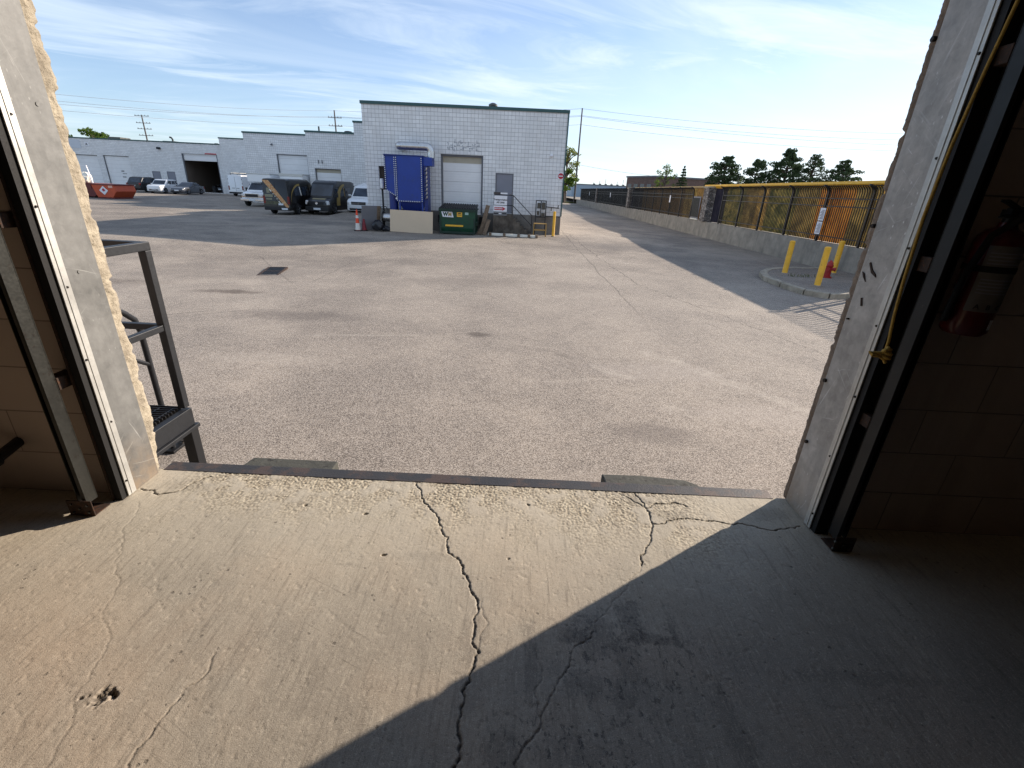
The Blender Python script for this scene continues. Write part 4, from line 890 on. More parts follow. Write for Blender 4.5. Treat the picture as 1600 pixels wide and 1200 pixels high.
tag(lumpy((-7.78, 26.75, -.83), .30, .26, .30, 2, PLASTICBAG, 'rubbish_bag'), 'black rubbish bag slumped on the ground beside the beige board', 'rubbish bag')
tag(lumpy((-7.35, 26.85, -.98), .22, .2, .16, 6, PLASTICBAG, 'rubbish_bag'), 'small flattened black bag between the larger bag and the beige board', 'rubbish bag')
for dx, mt, lab in ((0, GREYBOARD, 'grey door panel leaning at an angle behind the traffic cone'), (.16, BROWNBOARD, 'brown board leaning behind the grey door panel')):
    tag(MB().obox((-8.30+dx, 27.0+dx*.8, -.47), (.06, .85, 1.32), Matrix.Rotation(R(-52), 3, 'Z')@Matrix.Rotation(R(14), 3, 'Y')).build('door_slab' if dx == 0 else 'plywood_sheet', mt, None, .006), lab, 'panel')
def cone(x, y, z, lab, mat, h=.95):
    o = thing('traffic_cone', lab, 'traffic cone', (x, y, z), 'traffic cones by the wall')
    MB().box(x-.17, x+.17, y-.17, y+.17, z, z+.04).build('base', RUBBER, o, .01)
    MB().lathe((x, y, z), [(.13, .04), (.045, h), (.03, h+.02)], 18).build('body', mat, o, 0, True)
    if mat is CONEO:
        rad = lambda zz: .13+(zz-.04)/(h-.04)*(.045-.13)+.003
        for a, b in ((.05, .40), (.66, .80)): MB().lathe((x, y, z), [(rad(a), a), (rad(b), b)], 18).build('collar', CONEW, o, 0, True)
        MB().lathe((x, y, z), [(.035, h), (.045, h+.05), (.03, h+.12), (.012, h+.14)], 12).build('handle', CONEO, o, 0, True)
    return o
cone(-8.80, 26.5, gz(-8.8, 26.5), 'tall orange and white traffic cone standing at the corner of the leaning panels', CONEO)
cone(-8.50, 26.65, gz(-8.5, 26.65), 'dark red cone half hidden behind the orange and white cone', DARKRED, .6)

# green dumpster
gd = thing('green_dumpster', 'dark green dumpster with a WM logo and yellow bar, lid closed, before the loading door', 'dumpster', (-3.35, 26.6, -1.1))
x0, x1 = -4.37, -2.42; zb = -1.1
MB().prism([(26.85, zb+.1), (26.75, zb+.35), (26.70, .12), (26.72, .20), (28.35, .38), (28.35, zb+.1)], 'x', x0+.02, x1-.02).build('body', GREENP, gd, .012)
MB().box(x0-.04, x1+.04, 26.655, 26.76, .10, .22).box(x0-.04, x0+.05, 26.76, 28.35, .17, .24).box(x1-.05, x1+.04, 26.76, 28.35, .17, .24).build('rim', GREEND, gd, .01)
MB().box(x0+.0, x0+.10, 26.72, 26.80, zb+.04, .1).box(x1-.10, x1-.0, 26.72, 26.80, zb+.04, .1).box(x0, x1, 26.74, 26.83, zb+.04, zb+.16).build('rib', GREEND, gd, .008)
MB().prism([(27.0, -.62), (27.0, -.42), (27.9, -.42), (27.9, -.62)], 'x', x1-.02, x1+.09).prism([(27.0, -.62), (27.0, -.42), (27.9, -.42), (27.9, -.62)], 'x', x0-.09, x0+.02).build('fork_pocket', GREEND, gd, .01)
lid = MB().prism([(26.72, .225), (26.72, .25), (28.36, .43), (28.36, .405)], 'x', x0-.03, x1+.03).build('lid', DARKPL, gd, .006)
rb = MB()
for k in range(15): rb.prism([(26.74, .253), (26.76, .30), (28.3, .47), (28.34, .43)], 'x', x0+.05+k*.13, x0+.11+k*.13)
rb.build('lid_rib', DARKPL, lid)
for cx in (x0+.2, x1-.2):
    for cy in (27.0, 28.2): MB().lathe((cx, cy, zb+.07), [(.07, -.03), (.07, .03)], 12, 'x').build('caster', RUBBER, gd)
fy = 26.715
lg = MB().prism([(-4.27, .08), (-3.68, .07), (-3.60, -.21), (-4.19, -.20)], 'y', fy-.012, fy-.006).build('logo_panel', WHITES, gd)
lettering('letter', 'W', .26, GREENP, lg, (-4.04, fy-.014, -.065), ext=.002, bold=.016, sx=.95); lettering('letter', 'M', .26, GOLD, lg, (-3.80, fy-.014, -.065), ext=.002, bold=.016, sx=.9)
st_ = MB().box(-3.42, -3.14, fy-.012, fy-.004, -.17, .06).build('yellow_sticker', YELLOWP, gd)
MB().box(-3.39, -3.17, fy-.016, fy-.013, -.09, -.06).box(-3.36, -3.2, fy-.016, fy-.013, -.02, .03).build('print', INK, st_)
s2 = MB().box(-2.98, -2.80, fy-.012, fy-.004, -.05, .07).build('pale_sticker', worn('pale_green_sticker', c(170, 200, 190), .5), gd); MB().box(-2.95, -2.83, fy-.016, fy-.013, .0, .02).build('print', INKGREY, s2)
MB().box(-4.05, -3.08, 26.69, 26.735, -.68, -.59).build('yellow_bar', YELLOWP, gd, .006)

# concrete stoop, steps, rail and the sign on it
sp_ = thing('concrete_stoop', 'dirty concrete stoop with steps and a black handrail below the grey door', 'steps', (-.5, 27.6, -1.1))
STOOP = rough_concrete('grimy_stoop', c(66, 60, 54), c(112, 104, 94), 2.4)
MB().box(-1.5, -.40, 27.5, Y0-.035, -1.2, .03).build('landing', STOOP, sp_, .012)
for k in range(5): MB().box(-.398+k*.21, -.188+k*.21, 27.5, Y0-.035, -1.2, -.16-k*.19).build('step', STOOP, sp_, .01)
hr = MB(); ry = 27.55
for a, b in (((-1.47, 1.03), (-.42, 1.03)), ((-1.47, .50), (-.42, .50)), ((-.42, 1.03), (.66, .03)), ((-.42, .50), (.66, -.50)), ((-1.47, -1.1), (-1.47, 1.03)), ((-.42, .03), (-.42, 1.03)), ((.66, -1.0), (.66, .03))):
    hr.bar((a[0], ry, a[1]), (b[0], ry, b[1]), .042)
hr.build('handrail', BLACKSTEEL, sp_, .004)
sg = thing('direction_sign', 'white directions board with a red arrow pointing right, fixed to the black handrail', 'sign', (-1.1, 27.5, .0))
MB().box(-1.47, -.75, 27.49, 27.515, .505, .985).build('upper_panel', WHITES, sg); MB().box(-1.49, -.75, 27.49, 27.515, .17, .475).build('lower_panel', WHITES, sg)
MB().box(-1.49, -.74, 27.485, 27.515, -.03, .15).build('base_panel', worn('grey_sign_base', c(128, 130, 132), .5), sg); MB().box(-1.50, -.9, 27.487, 27.515, 1.06, 1.16).build('header', worn('dark_header', c(66, 58, 56), .6), sg)
MB().box(-1.12, -.74, 27.48, 27.486, 1.07, 1.15).build('header_tag', WHITES, sg)
for s_t, z, h in (('Transportation', .78, .125), ('All Units', .64, .125)): lettering('sign_text', s_t, h, INK, sg, (-1.11, 27.487, z), ext=.001, bold=.004)
MB().prism([(-1.44, .39), (-1.0, .39), (-1.0, .42), (-.82, .32), (-1.0, .21), (-1.0, .245), (-1.44, .245)], 'y', 27.482, 27.488).build('red_arrow', REDV, sg)
lettering('sign_text', 'ENTRANCE', .085, WHITES, sg, (-1.21, 27.480, .318), ext=.001, bold=.003); MB().box(-1.19, -1.05, 27.479, 27.484, .04, .09).build('base_print', WHITES, sg)
MB().box(-1.47, -1.22, 27.479, 27.484, .03, .10).box(-1.0, -.77, 27.479, 27.484, .03, .10).build('dark_band', INK, sg)

# leaning planks, rack, stool, bollard, timber bumper
for x, y, zt, tl, lab, bb in ((-1.98, 27.2, .50, 13, 'long weathered plank leaning on the wall beside the dumpster', .22), (-1.83, 26.95, -.25, 16, 'short weathered board leaning in front of the long plank', .2), (-2.22, 27.1, -.72, 25, 'low grey offcut leaning against the dumpster corner', .16)):
    h = zt+1.1
    tag(MB().obox((x, y+.2, -1.1+h/2), (bb, .05, h), Matrix.Rotation(R(-12), 3, 'X')@Matrix.Rotation(R(tl), 3, 'Y')).build('leaning_plank', BROWNBOARD, None, .004), lab, 'plank')
rk = thing('metal_rack', 'dark metal frame rack standing against the white wall right of the steps', 'rack', (1.15, 28.2, -1.1))
m = MB()
for a, b in (((.88, -1.1), (.88, .83)), ((1.44, -1.1), (1.44, .83)), ((.88, .81), (1.44, .81)), ((.88, -.05), (1.44, -.05)), ((1.16, .81), (1.16, -.05)), ((1.44, .50), (2.2, .46)), ((1.44, .0), (2.3, .0)), ((1.75, .48), (1.75, .30)), ((2.12, .46), (2.14, .62))): m.bar((a[0], 28.2, a[1]), (b[0], 28.2, b[1]), .05)
m.build('frame', DARKSTEEL, rk)
m = MB()
for x, z, w_, h_ in ((.95, .4, .18, .3), (1.2, .35, .2, .38), (.94, .05, .16, .22), (1.2, .02, .2, .16)): m.box(x, x+w_, 28.16, 28.24, z, z+h_)
m.build('hung_part', TRACKM, rk, .02)
sl_ = thing('step_stool', 'small yellow tube step frame on the ground beside the yellow bollard', 'stool', (1.15, 27.3, -1.05))
gs = gz(1.2, 27.5)
m = MB()
for x in (.80, 1.48):
    for y in (27.2, 27.6): m.bar((x, y, gs), (x+.0, y, -.36), .045)
m.box(.78, 1.5, 27.18, 27.62, -.38, -.345); m.bar((.80, 27.2, -.70), (1.48, 27.2, -.70), .04).bar((.80, 27.6, -.70), (1.48, 27.6, -.70), .04)
m.build('frame', worn('dull_yellow_tube', c(160, 128, 70), .6, 0, .2, 8), sl_, .004)
def bollard(x, y, z0, z1, lab, r_=.085, dx=0):
    o = thing('bollard', lab, 'bollard', (x, y, z0), 'yellow safety bollards')
    MB().lathe((x, y, 0), [(r_+.004, z0-.05), (r_+.004, z0+.005), (r_, z0+.012), (r_, z1-.03), (r_*.75, z1-.008), (r_*.3, z1)], 24).build('post', YELLOWP, o, 0, True)
    MB().lathe((x, y, 0), [(r_+.03, z0-.02), (r_+.025, z0+.02), (r_+.002, z0+.03)], 20).build('concrete_collar', CURB, o); return o
bollard(1.92, 27.6, gz(1.9, 27.6), .31, 'slim yellow bollard at the right corner of the white block unit', .075)
tb = thing('timber_beam', 'white timber beam with brown blocks lying on the ground before the steps', 'beam', (-.4, 26.5, -1.1))
a_, b_ = Vector((-1.7, 26.75, 0)), Vector((1.0, 26.55, 0)); zz_ = gz(-.3, 26.6)
MB().bar((a_.x, a_.y, zz_+.09), (b_.x, b_.y, zz_+.09), .16, .13).build('beam', CREAMW, tb, .01)
for k in (.04, .33, .62, .83, .985):
    q = a_.lerp(b_, k); MB().obox((q.x, q.y-.02, zz_+.09), (.14, .26, .175), Matrix.Rotation(R(-4), 3, 'Z')).build('block', BROWNBOARD, tb, .01)

# ------------------------------------------------------------------ vehicles (built round the origin, nose towards -y, then placed)
def rsec(y, zb, zt, hb, ht, rb=.08, rtop=.08, k=4):
    pts = []
    for cx, cz, r, a0 in ((-hb, zb, rb, 180), (hb, zb, rb, 270), (ht, zt, rtop, 0), (-ht, zt, rtop, 90)):
        ix = cx+(r if cx < 0 else -r); iz = cz+(r if cz == zb else -r)
        for i in range(k+1):
            a = R(a0+90*i/k); pts.append((ix+r*math.cos(a), y, iz+r*math.sin(a)))
    return pts
def zring(z, y0, y1, h, r, k=4):
    pts = []
    for cx, cy, a0 in ((-h, y0, 180), (h, y0, 270), (h, y1, 0), (-h, y1, 90)):
        ix = cx+(r if cx < 0 else -r); iy = cy+(r if cy == y0 else -r)
        for i in range(k+1):
            a = R(a0+90*i/k); pts.append((ix+r*math.cos(a), iy+r*math.sin(a), z))
    return pts
def panel(m, A_, B_, C_, D_, u0, u1, v0, v1, off=.006, th=.012, mi=0):
    """quad inset on the bilinear patch A(bottom-left) B(bottom-right) C(top-right) D(top-left)"""
    A_, B_, C_, D_ = map(Vector, (A_, B_, C_, D_)); n = (B_-A_).cross(D_-A_).normalized()
    g = lambda u, v: (A_*(1-u)+B_*u)*(1-v)+(D_*(1-u)+C_*u)*v
    q = [g(u0, v0), g(u1, v0), g(u1, v1), g(u0, v1)]
    m.add([p+n*off for p in q]+[p-n*th for p in q], [(0, 1, 2, 3), (7, 6, 5, 4), (0, 4, 5, 1), (1, 5, 6, 2), (2, 6, 7, 3), (3, 7, 4, 0)], mi); return m
def wheels(v, W, ys, r, tw=.22, dark=DARKPL):
    for y in ys:
        for s in (-1, 1):
            x = s*(W/2-tw/2+.012)
            ar = MB(); n = 18; ro, ri = r*1.17, r*1.0
            vs = []
            for xx in (s*(W/2-.25), s*(W/2+.008)):
                for rad in (ri, ro): vs += [(xx, y+rad*math.cos(math.pi*i/n), r+rad*math.sin(math.pi*i/n)) for i in range(n+1)]
            q = n+1
            for i in range(n):
                ar.f += [(2*q+i, 2*q+i+1, 3*q+i+1, 3*q+i), (i, i+1, 2*q+i+1, 2*q+i), (q+i, 3*q+i, 3*q+i+1, q+i+1)]
            ar.v = vs; ar.m = [0]*len(ar.f); ar.build('wheel_arch', dark, v)
            # dark well behind the tyre
            wh = MB().lathe((x, y, r), [(r*.62, -tw/2), (r*.95, -tw/2), (r, -tw*.3), (r, tw*.3), (r*.95, tw/2), (r*.62, tw/2)], 24, 'x').build('wheel', TYRE, v, 0, True)
            rm = MB().lathe((x+s*tw*.30, y, r), [(r*.66, -.03), (r*.66, .03), (r*.58, .045)] if s > 0 else [(r*.66, .03), (r*.66, -.03), (r*.58, -.045)], 24, 'x')
            for k in range(5):
                a = 2*math.pi*k/5; rm.bar((x+s*(tw*.30+.05), y, r), (x+s*(tw*.30+.045), y+r*.6*math.cos(a), r+r*.6*math.sin(a)), .07, .03)
            rm.build('rim', RIM, wh)
def mirrors(v, W, y, z, mat, sz=(.2, .1, .14)):
    for s in (-1, 1):
        m = MB(); m.obox((s*(W/2+.12), y, z), sz).bar((s*(W/2-.03), y+.02, z-.03), (s*(W/2+.06), y, z-.03), .05); m.build('mirror', mat, v, .03)
def car(name, label, cat, L, W, H, paint, hood_z, belt, nose_z, cow, ws_top, rear_top, rear_bot, clear=.22, wr=.34, wb=None, cabw=.80, grille=True, roofmat=None, tail=None):
    v = thing(name, label, cat)
    f, b = -L/2, L/2; h = W/2
    st = [(f, clear+.14, nose_z-.16, h*.78, h*.74), (f+.05, clear+.05, nose_z-.06, h*.88, h*.84), (f+.22, clear, nose_z, h*.97, h*.92), (f+.55, clear-.02, (nose_z+hood_z)/2+.03, h, h*.94), (cow-.05, clear-.03, hood_z, h, h*.93), (cow+.35, clear-.03, belt, h, h*.93), (0.2, clear-.03, belt+.015, h, h*.93), (b-.55, clear-.02, belt+.02, h*.99, h*.92), (b-.12, clear+.04, (tail or belt), h*.95, h*.88), (b, clear+.16, (tail or belt)-.12, h*.84, h*.78)]
    MB().loft([rsec(y, zb, zt, hb, ht, .07, .09) for y, zb, zt, hb, ht in st]).build('body', paint, v, 0, True)
    cb = [(belt-.05, cow, rear_bot, h*.925, .10), (belt+.02, cow+.05, rear_bot-.03, h*.915, .10), (H-.12, ws_top, rear_top, h*cabw*1.02, .10), (H-.04, ws_top+.10, rear_top-.08, h*cabw*.97, .12), (H, ws_top+.35, rear_top-.3, h*cabw*.80, .14)]
    MB().loft([zring(z, a, e, hh, r) for z, a, e, hh, r in cb]).build('cabin', roofmat or paint, v, 0, True)
    z0, y0, y1, h0 = belt+.02, cow+.05, rear_bot-.03, h*.915; z1, Y0_, Y1_, h1 = H-.12, ws_top, rear_top, h*cabw*1.02
    panel(MB(), (-h0, y0, z0), (h0, y0, z0), (h1, Y0_, z1), (-h1, Y0_, z1), .07, .93, .04, .97).build('windscreen', GLASS, v)
    panel(MB(), (h0, y1, z0), (-h0, y1, z0), (-h1, Y1_, z1), (h1, Y1_, z1), .10, .90, .12, .95).build('rear_window', GLASS, v)
    for s in (1, -1):
        for u0, u1 in ((.13, .44), (.47, .75), (.78, .93)):
            q = ((h0, y0, z0), (h0, y1, z0), (h1, Y1_, z1), (h1, Y0_, z1)) if s > 0 else ((-h0, y1, z0), (-h0, y0, z0), (-h1, Y0_, z1), (-h1, Y1_, z1))
            a, e = (u0, u1) if s > 0 else (1-u1, 1-u0)
            panel(MB(), *q, a, e, .10, .94).build('side_window', GLASS, v)
        for yy in (cow+.75, cow+1.75): MB().box(s*h-.004 if s > 0 else -h-.004, s*h+.004 if s > 0 else -h+.004, yy, yy+.16, belt-.16, belt-.13).build('handle', paint, v)
    if grille:
        MB().box(-h*.46, h*.46, f+.015, f+.1, nose_z-.27, nose_z-.12).build('grille', DARKPL, v, .02)
        MB().box(-h*.62, h*.62, f-.004, f+.1, clear+.12, clear+.26).build('lower_intake', DARKPL, v, .02)
    for s in (-1, 1):
        MB().obox((s*h*.70, f+.14, nose_z-.17), (h*.38, .20, .15), Matrix.Rotation(R(-24*s), 3, 'Z')).build('headlight', LAMPGLASS, v, .03)
        MB().obox((s*h*.80, b-.09, belt-.14), (h*.22, .16, .26), Matrix.Rotation(R(20*s), 3, 'Z')).build('tail_light', REDLENS, v, .03)
    MB().box(-.25, .25, f-.016, f+.03, clear+.22, clear+.36).build('licence_plate', PLATEW, v); MB().box(-.25, .25, b-.03, b+.012, belt-.36, belt-.22).build('licence_plate', PLATEW, v)
    wb = wb or L*.58; yc = f+.92
    wheels(v, W, (yc, yc+wb), wr, .22)
    mirrors(v, W, cow+.42, belt+.06, paint, (.2, .1, .14))
    return v
def put(v, x, y, rz=0, z=None):
    v.location = (x, y, gz(x, y) if z is None else z); v.rotation_euler = (0, 0, R(rz)); return v

suv = car('parked_suv', 'black SUV parked tail-out at the far left, next to the white hatchback', 'car', 4.8, 1.93, 1.78, SUVP, 1.06, 1.08, .98, -1.05, -.45, 1.75, 2.25, .26, .38, 2.85, .84)
MB().bar((-.62, -.2, 1.80), (-.62, 1.5, 1.80), .03).bar((.62, -.2, 1.80), (.62, 1.5, 1.80), .03).build('roof_rail', CHROME, suv); MB().box(-.75, .75, 2.34, 2.42, .42, .56).build('rear_bumper', DARKPL, suv, .02)
put(suv, -48.65, 64.9, 180)
kia = car('parked_hatchback', 'boxy white hatchback parked nose-out between the black SUV and the grey sedan', 'car', 4.15, 1.80, 1.64, WHITEP, 1.0, 1.02, .92, -1.0, -.38, 1.55, 1.95, .22, .33, 2.55, .86)
put(kia, -45.55, 63.5, 4)
sed = car('parked_sedan', 'dark grey sedan parked nose-out in front of the open garage bay', 'car', 4.75, 1.84, 1.44, GREYP, .90, .92, .78, -.85, -.05, 1.05, 1.75, .18, .33, 2.75, .78, tail=.98)
put(sed, -42.75, 63.9, 3)
dk = car('parked_car', 'dark car standing inside the open garage bay', 'car', 4.6, 1.84, 1.5, BLACKP, .92, .94, .8, -.85, -.1, 1.2, 1.8, .2, .33, 2.7, .8)
put(dk, -44.2, 75.0, 8, -1.06)
MB_ = MB()
en = thing('engine_stand', 'dark engine on a stand in the open garage bay, behind the grey sedan', 'engine', (-42.0, 70.5, -1.1))
MB_.box(-43.6, -42.9, 72.5, 73.2, -.3, .2).box(-43.5, -43.0, 72.6, 73.1, .2, .45).cyl((-43.3, 72.5, -.05), (-43.3, 72.3, -.05), .22, None, 14).cyl((-43.0, 72.5, .25), (-43.0, 72.35, .25), .12, None, 12).build('engine', DARKSTEEL, en, .04)
MB().bar((-43.6, 72.5, -1.05), (-43.6, 72.5, -.3), .08).bar((-42.9, 72.5, -1.05), (-42.9, 72.5, -.3), .08).bar((-43.6, 72.5, -1.0), (-42.9, 72.5, -1.0), .08).build('stand', BLACKSTEEL, en)
tag(MB().lathe((-44.6, 72.6, 0), [(.28, -1.06), (.30, -.9), (.28, -.2), (.30, -.15)], 16).build('oil_drum', DARKSTEEL, None, 0, True), 'dark oil drum inside the open garage bay', 'drum')

mv = car('parked_minivan', 'white minivan parked nose-out beside the left corner of the nearest block unit', 'van', 5.1, 1.98, 1.74, WHITEP, 1.04, 1.06, .96, -1.28, -.35, 2.15, 2.42, .20, .34, 3.05, .82, grille=False)
h = .99
MB().box(-.56, .56, -2.56, -2.40, .68, .90).build('grille', DARKPL, mv, .03)
MB().bar((-.54, -2.565, .79), (.54, -2.565, .79), .02, .03).bar((0, -2.565, .69), (0, -2.565, .89), .03, .03).build('grille_bar', CHROME, mv)
MB().box(-.72, .72, -2.575, -2.42, .30, .44).build('lower_intake', DARKPL, mv, .02)
put(mv, -12.55, 40.7, 2); mv.rotation_euler.x = R(7)

def van(name, label, L, W, H, paint, flip=False, nose=1.05, hood=1.22, cow=-1.95, wtop=-1.25, hi=2.3, clear=.30, wr=.36, windows=True, slope_in=.10):
    v = thing(name, label, 'van'); f, b = -L/2, L/2; h = W/2; cw = f+(cow+L/2 if False else 0)
    cy, wy = f+.95, f+1.62
    st = [(f, clear+.12, nose-.2, h*.80, h*.72), (f+.06, clear+.03, nose-.08, h*.90, h*.82), (f+.28, clear, nose, h*.98, h*.88), (cy-.02, clear, hood, h, h*.90), (cy+.02, clear, hood+.06, h, h*.90), (wy, clear, hi, h, h*(1-slope_in)), (wy+.5, clear, H, h, h*(1-slope_in)*.98), (b-.6, clear, H, h, h*(1-slope_in)*.98), (b-.05, clear, H-.05, h*.99, h*(1-slope_in)*.97), (b, clear+.05, H-.12, h*.96, h*(1-slope_in)*.94)]
    MB().loft([rsec(y, zb, zt, hb, ht, .07, .13) for y, zb, zt, hb, ht in st]).build('body', paint, v, 0, True)
    A_, B_ = (-h*.88, cy+.02, hood+.06), (h*.88, cy+.02, hood+.06); ht = h*(1-slope_in)
    panel(MB(), A_, B_, (ht, wy, hi), (-ht, wy, hi), .05, .95, .05, .90, .012).build('windscreen', GLASS, v)
    xs = lambda z: h+(h*(1-slope_in)-h)*max(0, (z-clear)/(H-clear))
    for s in (1, -1):
        def sw(y0, y1, z0, z1, nm, mat, off=.006):
            q = ((s*xs(z0), y0, z0), (s*xs(z0), y1, z0), (s*xs(z1), y1, z1), (s*xs(z1), y0, z1))
            if s < 0: q = (q[1], q[0], q[3], q[2])
            return panel(MB(), *q, 0, 1, 0, 1, off).build(nm, mat, v)
        sw(cy+.42, cy+1.18, 1.27, 1.88, 'side_window', GLASS)
        sw(cy+1.30, cy+1.33, .45, H-.35, 'door_gap', DARKPL); sw(cy+.30, cy+.33, .45, 1.25, 'door_gap', DARKPL)
        sw(f+.5, b-.3, .55, .66, 'side_moulding', DARKPL, .012)
        if windows:
            for a, e in ((cy+1.45, cy+2.55), (cy+2.7, cy+3.8)):
                if e < b-.2: sw(a, e, 1.30, 1.92, 'side_window', GLASS)
        MB().obox((s*h*.74, f+.13, nose-.20), (.30, .24, .30), Matrix.Rotation(R(-26*s), 3, 'Z')@Matrix.Rotation(R(-14*s), 3, 'Y')).build('headlight', LAMPGLASS, v, .05)
        MB().box(min(s*h*.955, s*h*.80), max(s*h*.955, s*h*.80), b-.05, b+.012, .75, 1.25).build('tail_light', REDLENS, v, .01)
        for zz_ in (.9, 1.5, 2.0): MB().box(s*h*.90-.03, s*h*.90+.03, b-.02, b+.02, zz_, zz_+.08).build('hinge', DARKPL, v)
    MB().box(-h*.52, h*.52, f-.01, f+.14, nose-.36, nose-.12).build('grille', DARKPL, v, .02)
    MB().box(-h*.90, h*.90, f-.05, f+.22, clear-.02, clear+.30).build('bumper', DARKPL, v, .05)
    MB().box(-h*.92, h*.92, b-.05, b+.10, clear+.02, clear+.22).build('rear_bumper', DARKPL, v, .03)
    MB().box(-.26, .26, f-.065, f-.04, clear+.07, clear+.21).build('licence_plate', PLATEW, v); MB().box(-.46, -.12, b+.01, b+.022, clear+.36, clear+.48).build('licence_plate', PLATEW, v)
    MB().box(-.012, .012, b-.02, b+.006, clear+.25, H-.2).build('door_gap', DARKPL, v)
    wheels(v, W, (f+1.02, b-1.25), wr, .24)
    mirrors(v, W, cy+.30, 1.42, DARKPL, (.16, .12, .34))
    v['hx'] = 0; del v['hx']
    return v, xs
sp, xs = van('cargo_van', 'black cargo van with gold swooshes parked nose-out, left of the white minivan', 6.0, 2.0, 2.42, BLACKP, hi=2.22)
h = 1.0
# round emblem, bonnet lettering block, side swoosh
MB().lathe((0, -3.02, .84), [(.075, 0), (.10, -.012), (.10, .02)], 20, 'y').bar((0, -3.03, .84), (0, -3.03, .93), .02).bar((0, -3.03, .84), (-.075, -3.03, .79), .02).bar((0, -3.03, .84), (.075, -3.03, .79), .02).build('emblem', CHROME, sp)
panel(MB(), (-.88, -2.72, 1.056), (.88, -2.72, 1.056), (.88, -2.07, 1.224), (-.88, -2.07, 1.224), .22, .78, .2, .62, .01).build('bonnet_lettering', worn('pale_gold_vinyl', c(150, 140, 108), .5, 0, .25, 16), sp)
for s in (1, -1):
    m = MB(); n = 16
    for k in range(n):
        def pt(i, o):
            a = i/n*math.pi*.5; y = -1.55+(2.1-.75*o)*(1-math.cos(a))+.75*o; z = .62+(1.60-.16*o)*math.sin(a)
            return (s*(xs(z)+.010), y, z)
        m.quad(pt(k, 0), pt(k+1, 0), pt(k+1, 1), pt(k, 1))
    m.build('gold_swoosh', GOLD, sp)
    m = MB()
    m.quad(*[(s*(xs(z)+.011), y, z) for y, z in ((.35, 1.28), (.52, 1.28), (.36, 1.94), (.2, 1.94))]); m.build('gold_stripe', GOLD, sp)
put(sp, -15.2, 39.9, 0)
tv, xs = van('cargo_van', 'black van seen from behind with an orange diagonal stripe across its rear doors', 5.7, 1.95, 2.42, BLACKP, hi=2.2)
b = 2.85; h = .975
rr_ = lambda z: -b-.014
# rear graphics on the back doors (at +y end)
m = MB()
m.prism([(.86, 2.28), (.40, 2.28), (-.84, .62), (-.84, .52), (-.66, .52)], 'y', b+.004, b+.010); m.build('orange_stripe', ORANGEV, tv)
m = MB()
for k in range(5):
    u = .12+.13*k; m.obox((.05-u*.9+.35, b+.013, 1.66-u*1.25+.05), (.07, .006, .34), Matrix.Rotation(R(37), 3, 'Y'))
m.build('pale_lettering', CREAMW, tv)
m = MB().box(.40, .62, b+.004, b+.010, 1.45, 1.78).box(.22, .78, b+.004, b+.010, 1.18, 1.36).box(.30, .72, b+.004, b+.010, 1.0, 1.10); m.build('pale_logo', worn('faded_pale_vinyl', c(136, 134, 112), .5, 0, .3, 14), tv)
MB().box(-.70, .82, b+.0045, b+.009, .70, .92).build('yard_print', worn('olive_print', c(92, 92, 66), .5, 0, .5, 9, c(40, 40, 36), .5), tv)
MB().box(-.78, -.35, b+.10, b+.112, .36, .48).build('bumper_sticker', PLATEW, tv)
for s in (1, -1):
    m = MB(); n = 12
    for k in range(n):
        def pt(i, o):
            a = i/n*math.pi*.5; y = .9+1.7*math.sin(a); z = 2.12-1.25*(1-math.cos(a))-o*.14; return (s*(xs(z)+.009), y, z)
        m.quad(pt(k, 0), pt(k+1, 0), pt(k+1, 1), pt(k, 1))
    m.build('gold_swoosh', GOLD, tv)
    MB().quad(*[(s*(xs(z)+.011), y, z) for y, z in ((.75, 1.3), (.92, 1.3), (1.08, 1.92), (.9, 1.92))]).build('pale_stripe', CREAMW, tv)
put(tv, -17.35, 38.05, 180)
uv, xs = van('utility_van', 'white utility van seen from behind with ladders on its roof, before the white units', 5.6, 2.0, 2.55, WHITEP, hi=2.3, windows=False)
lr = thing('ladder', 'ladders carried on the roof rack of the white utility van', 'ladder')
m = MB()
for x in (-.62, -.28, .2, .5): m.bar((x, -1.6, 2.78), (x, 2.5, 2.78), .06)
for k in range(11): m.bar((-.62, -1.5+.38*k, 2.78), (-.28, -1.5+.38*k, 2.78), .035).bar((.2, -1.5+.38*k, 2.78), (.5, -1.5+.38*k, 2.78), .035)
m.build('rails', ALU, lr)
m = MB()
for y in (-1.2, .4, 2.1): m.bar((-.85, y, 2.7), (.85, y, 2.7), .05).bar((-.8, y, 2.5), (-.8, y, 2.7), .05).bar((.8, y, 2.5), (.8, y, 2.7), .05)
m.build('roof_rack', DARKSTEEL, uv)
MB().box(-.45, -.08, 2.79, 2.806, .95, 1.0).box(.1, .5, 2.79, 2.806, .95, 1.0).build('handle', DARKPL, uv)
put(uv, -36.9, 67.4, 180); put(lr, -36.9, 67.4, 180)

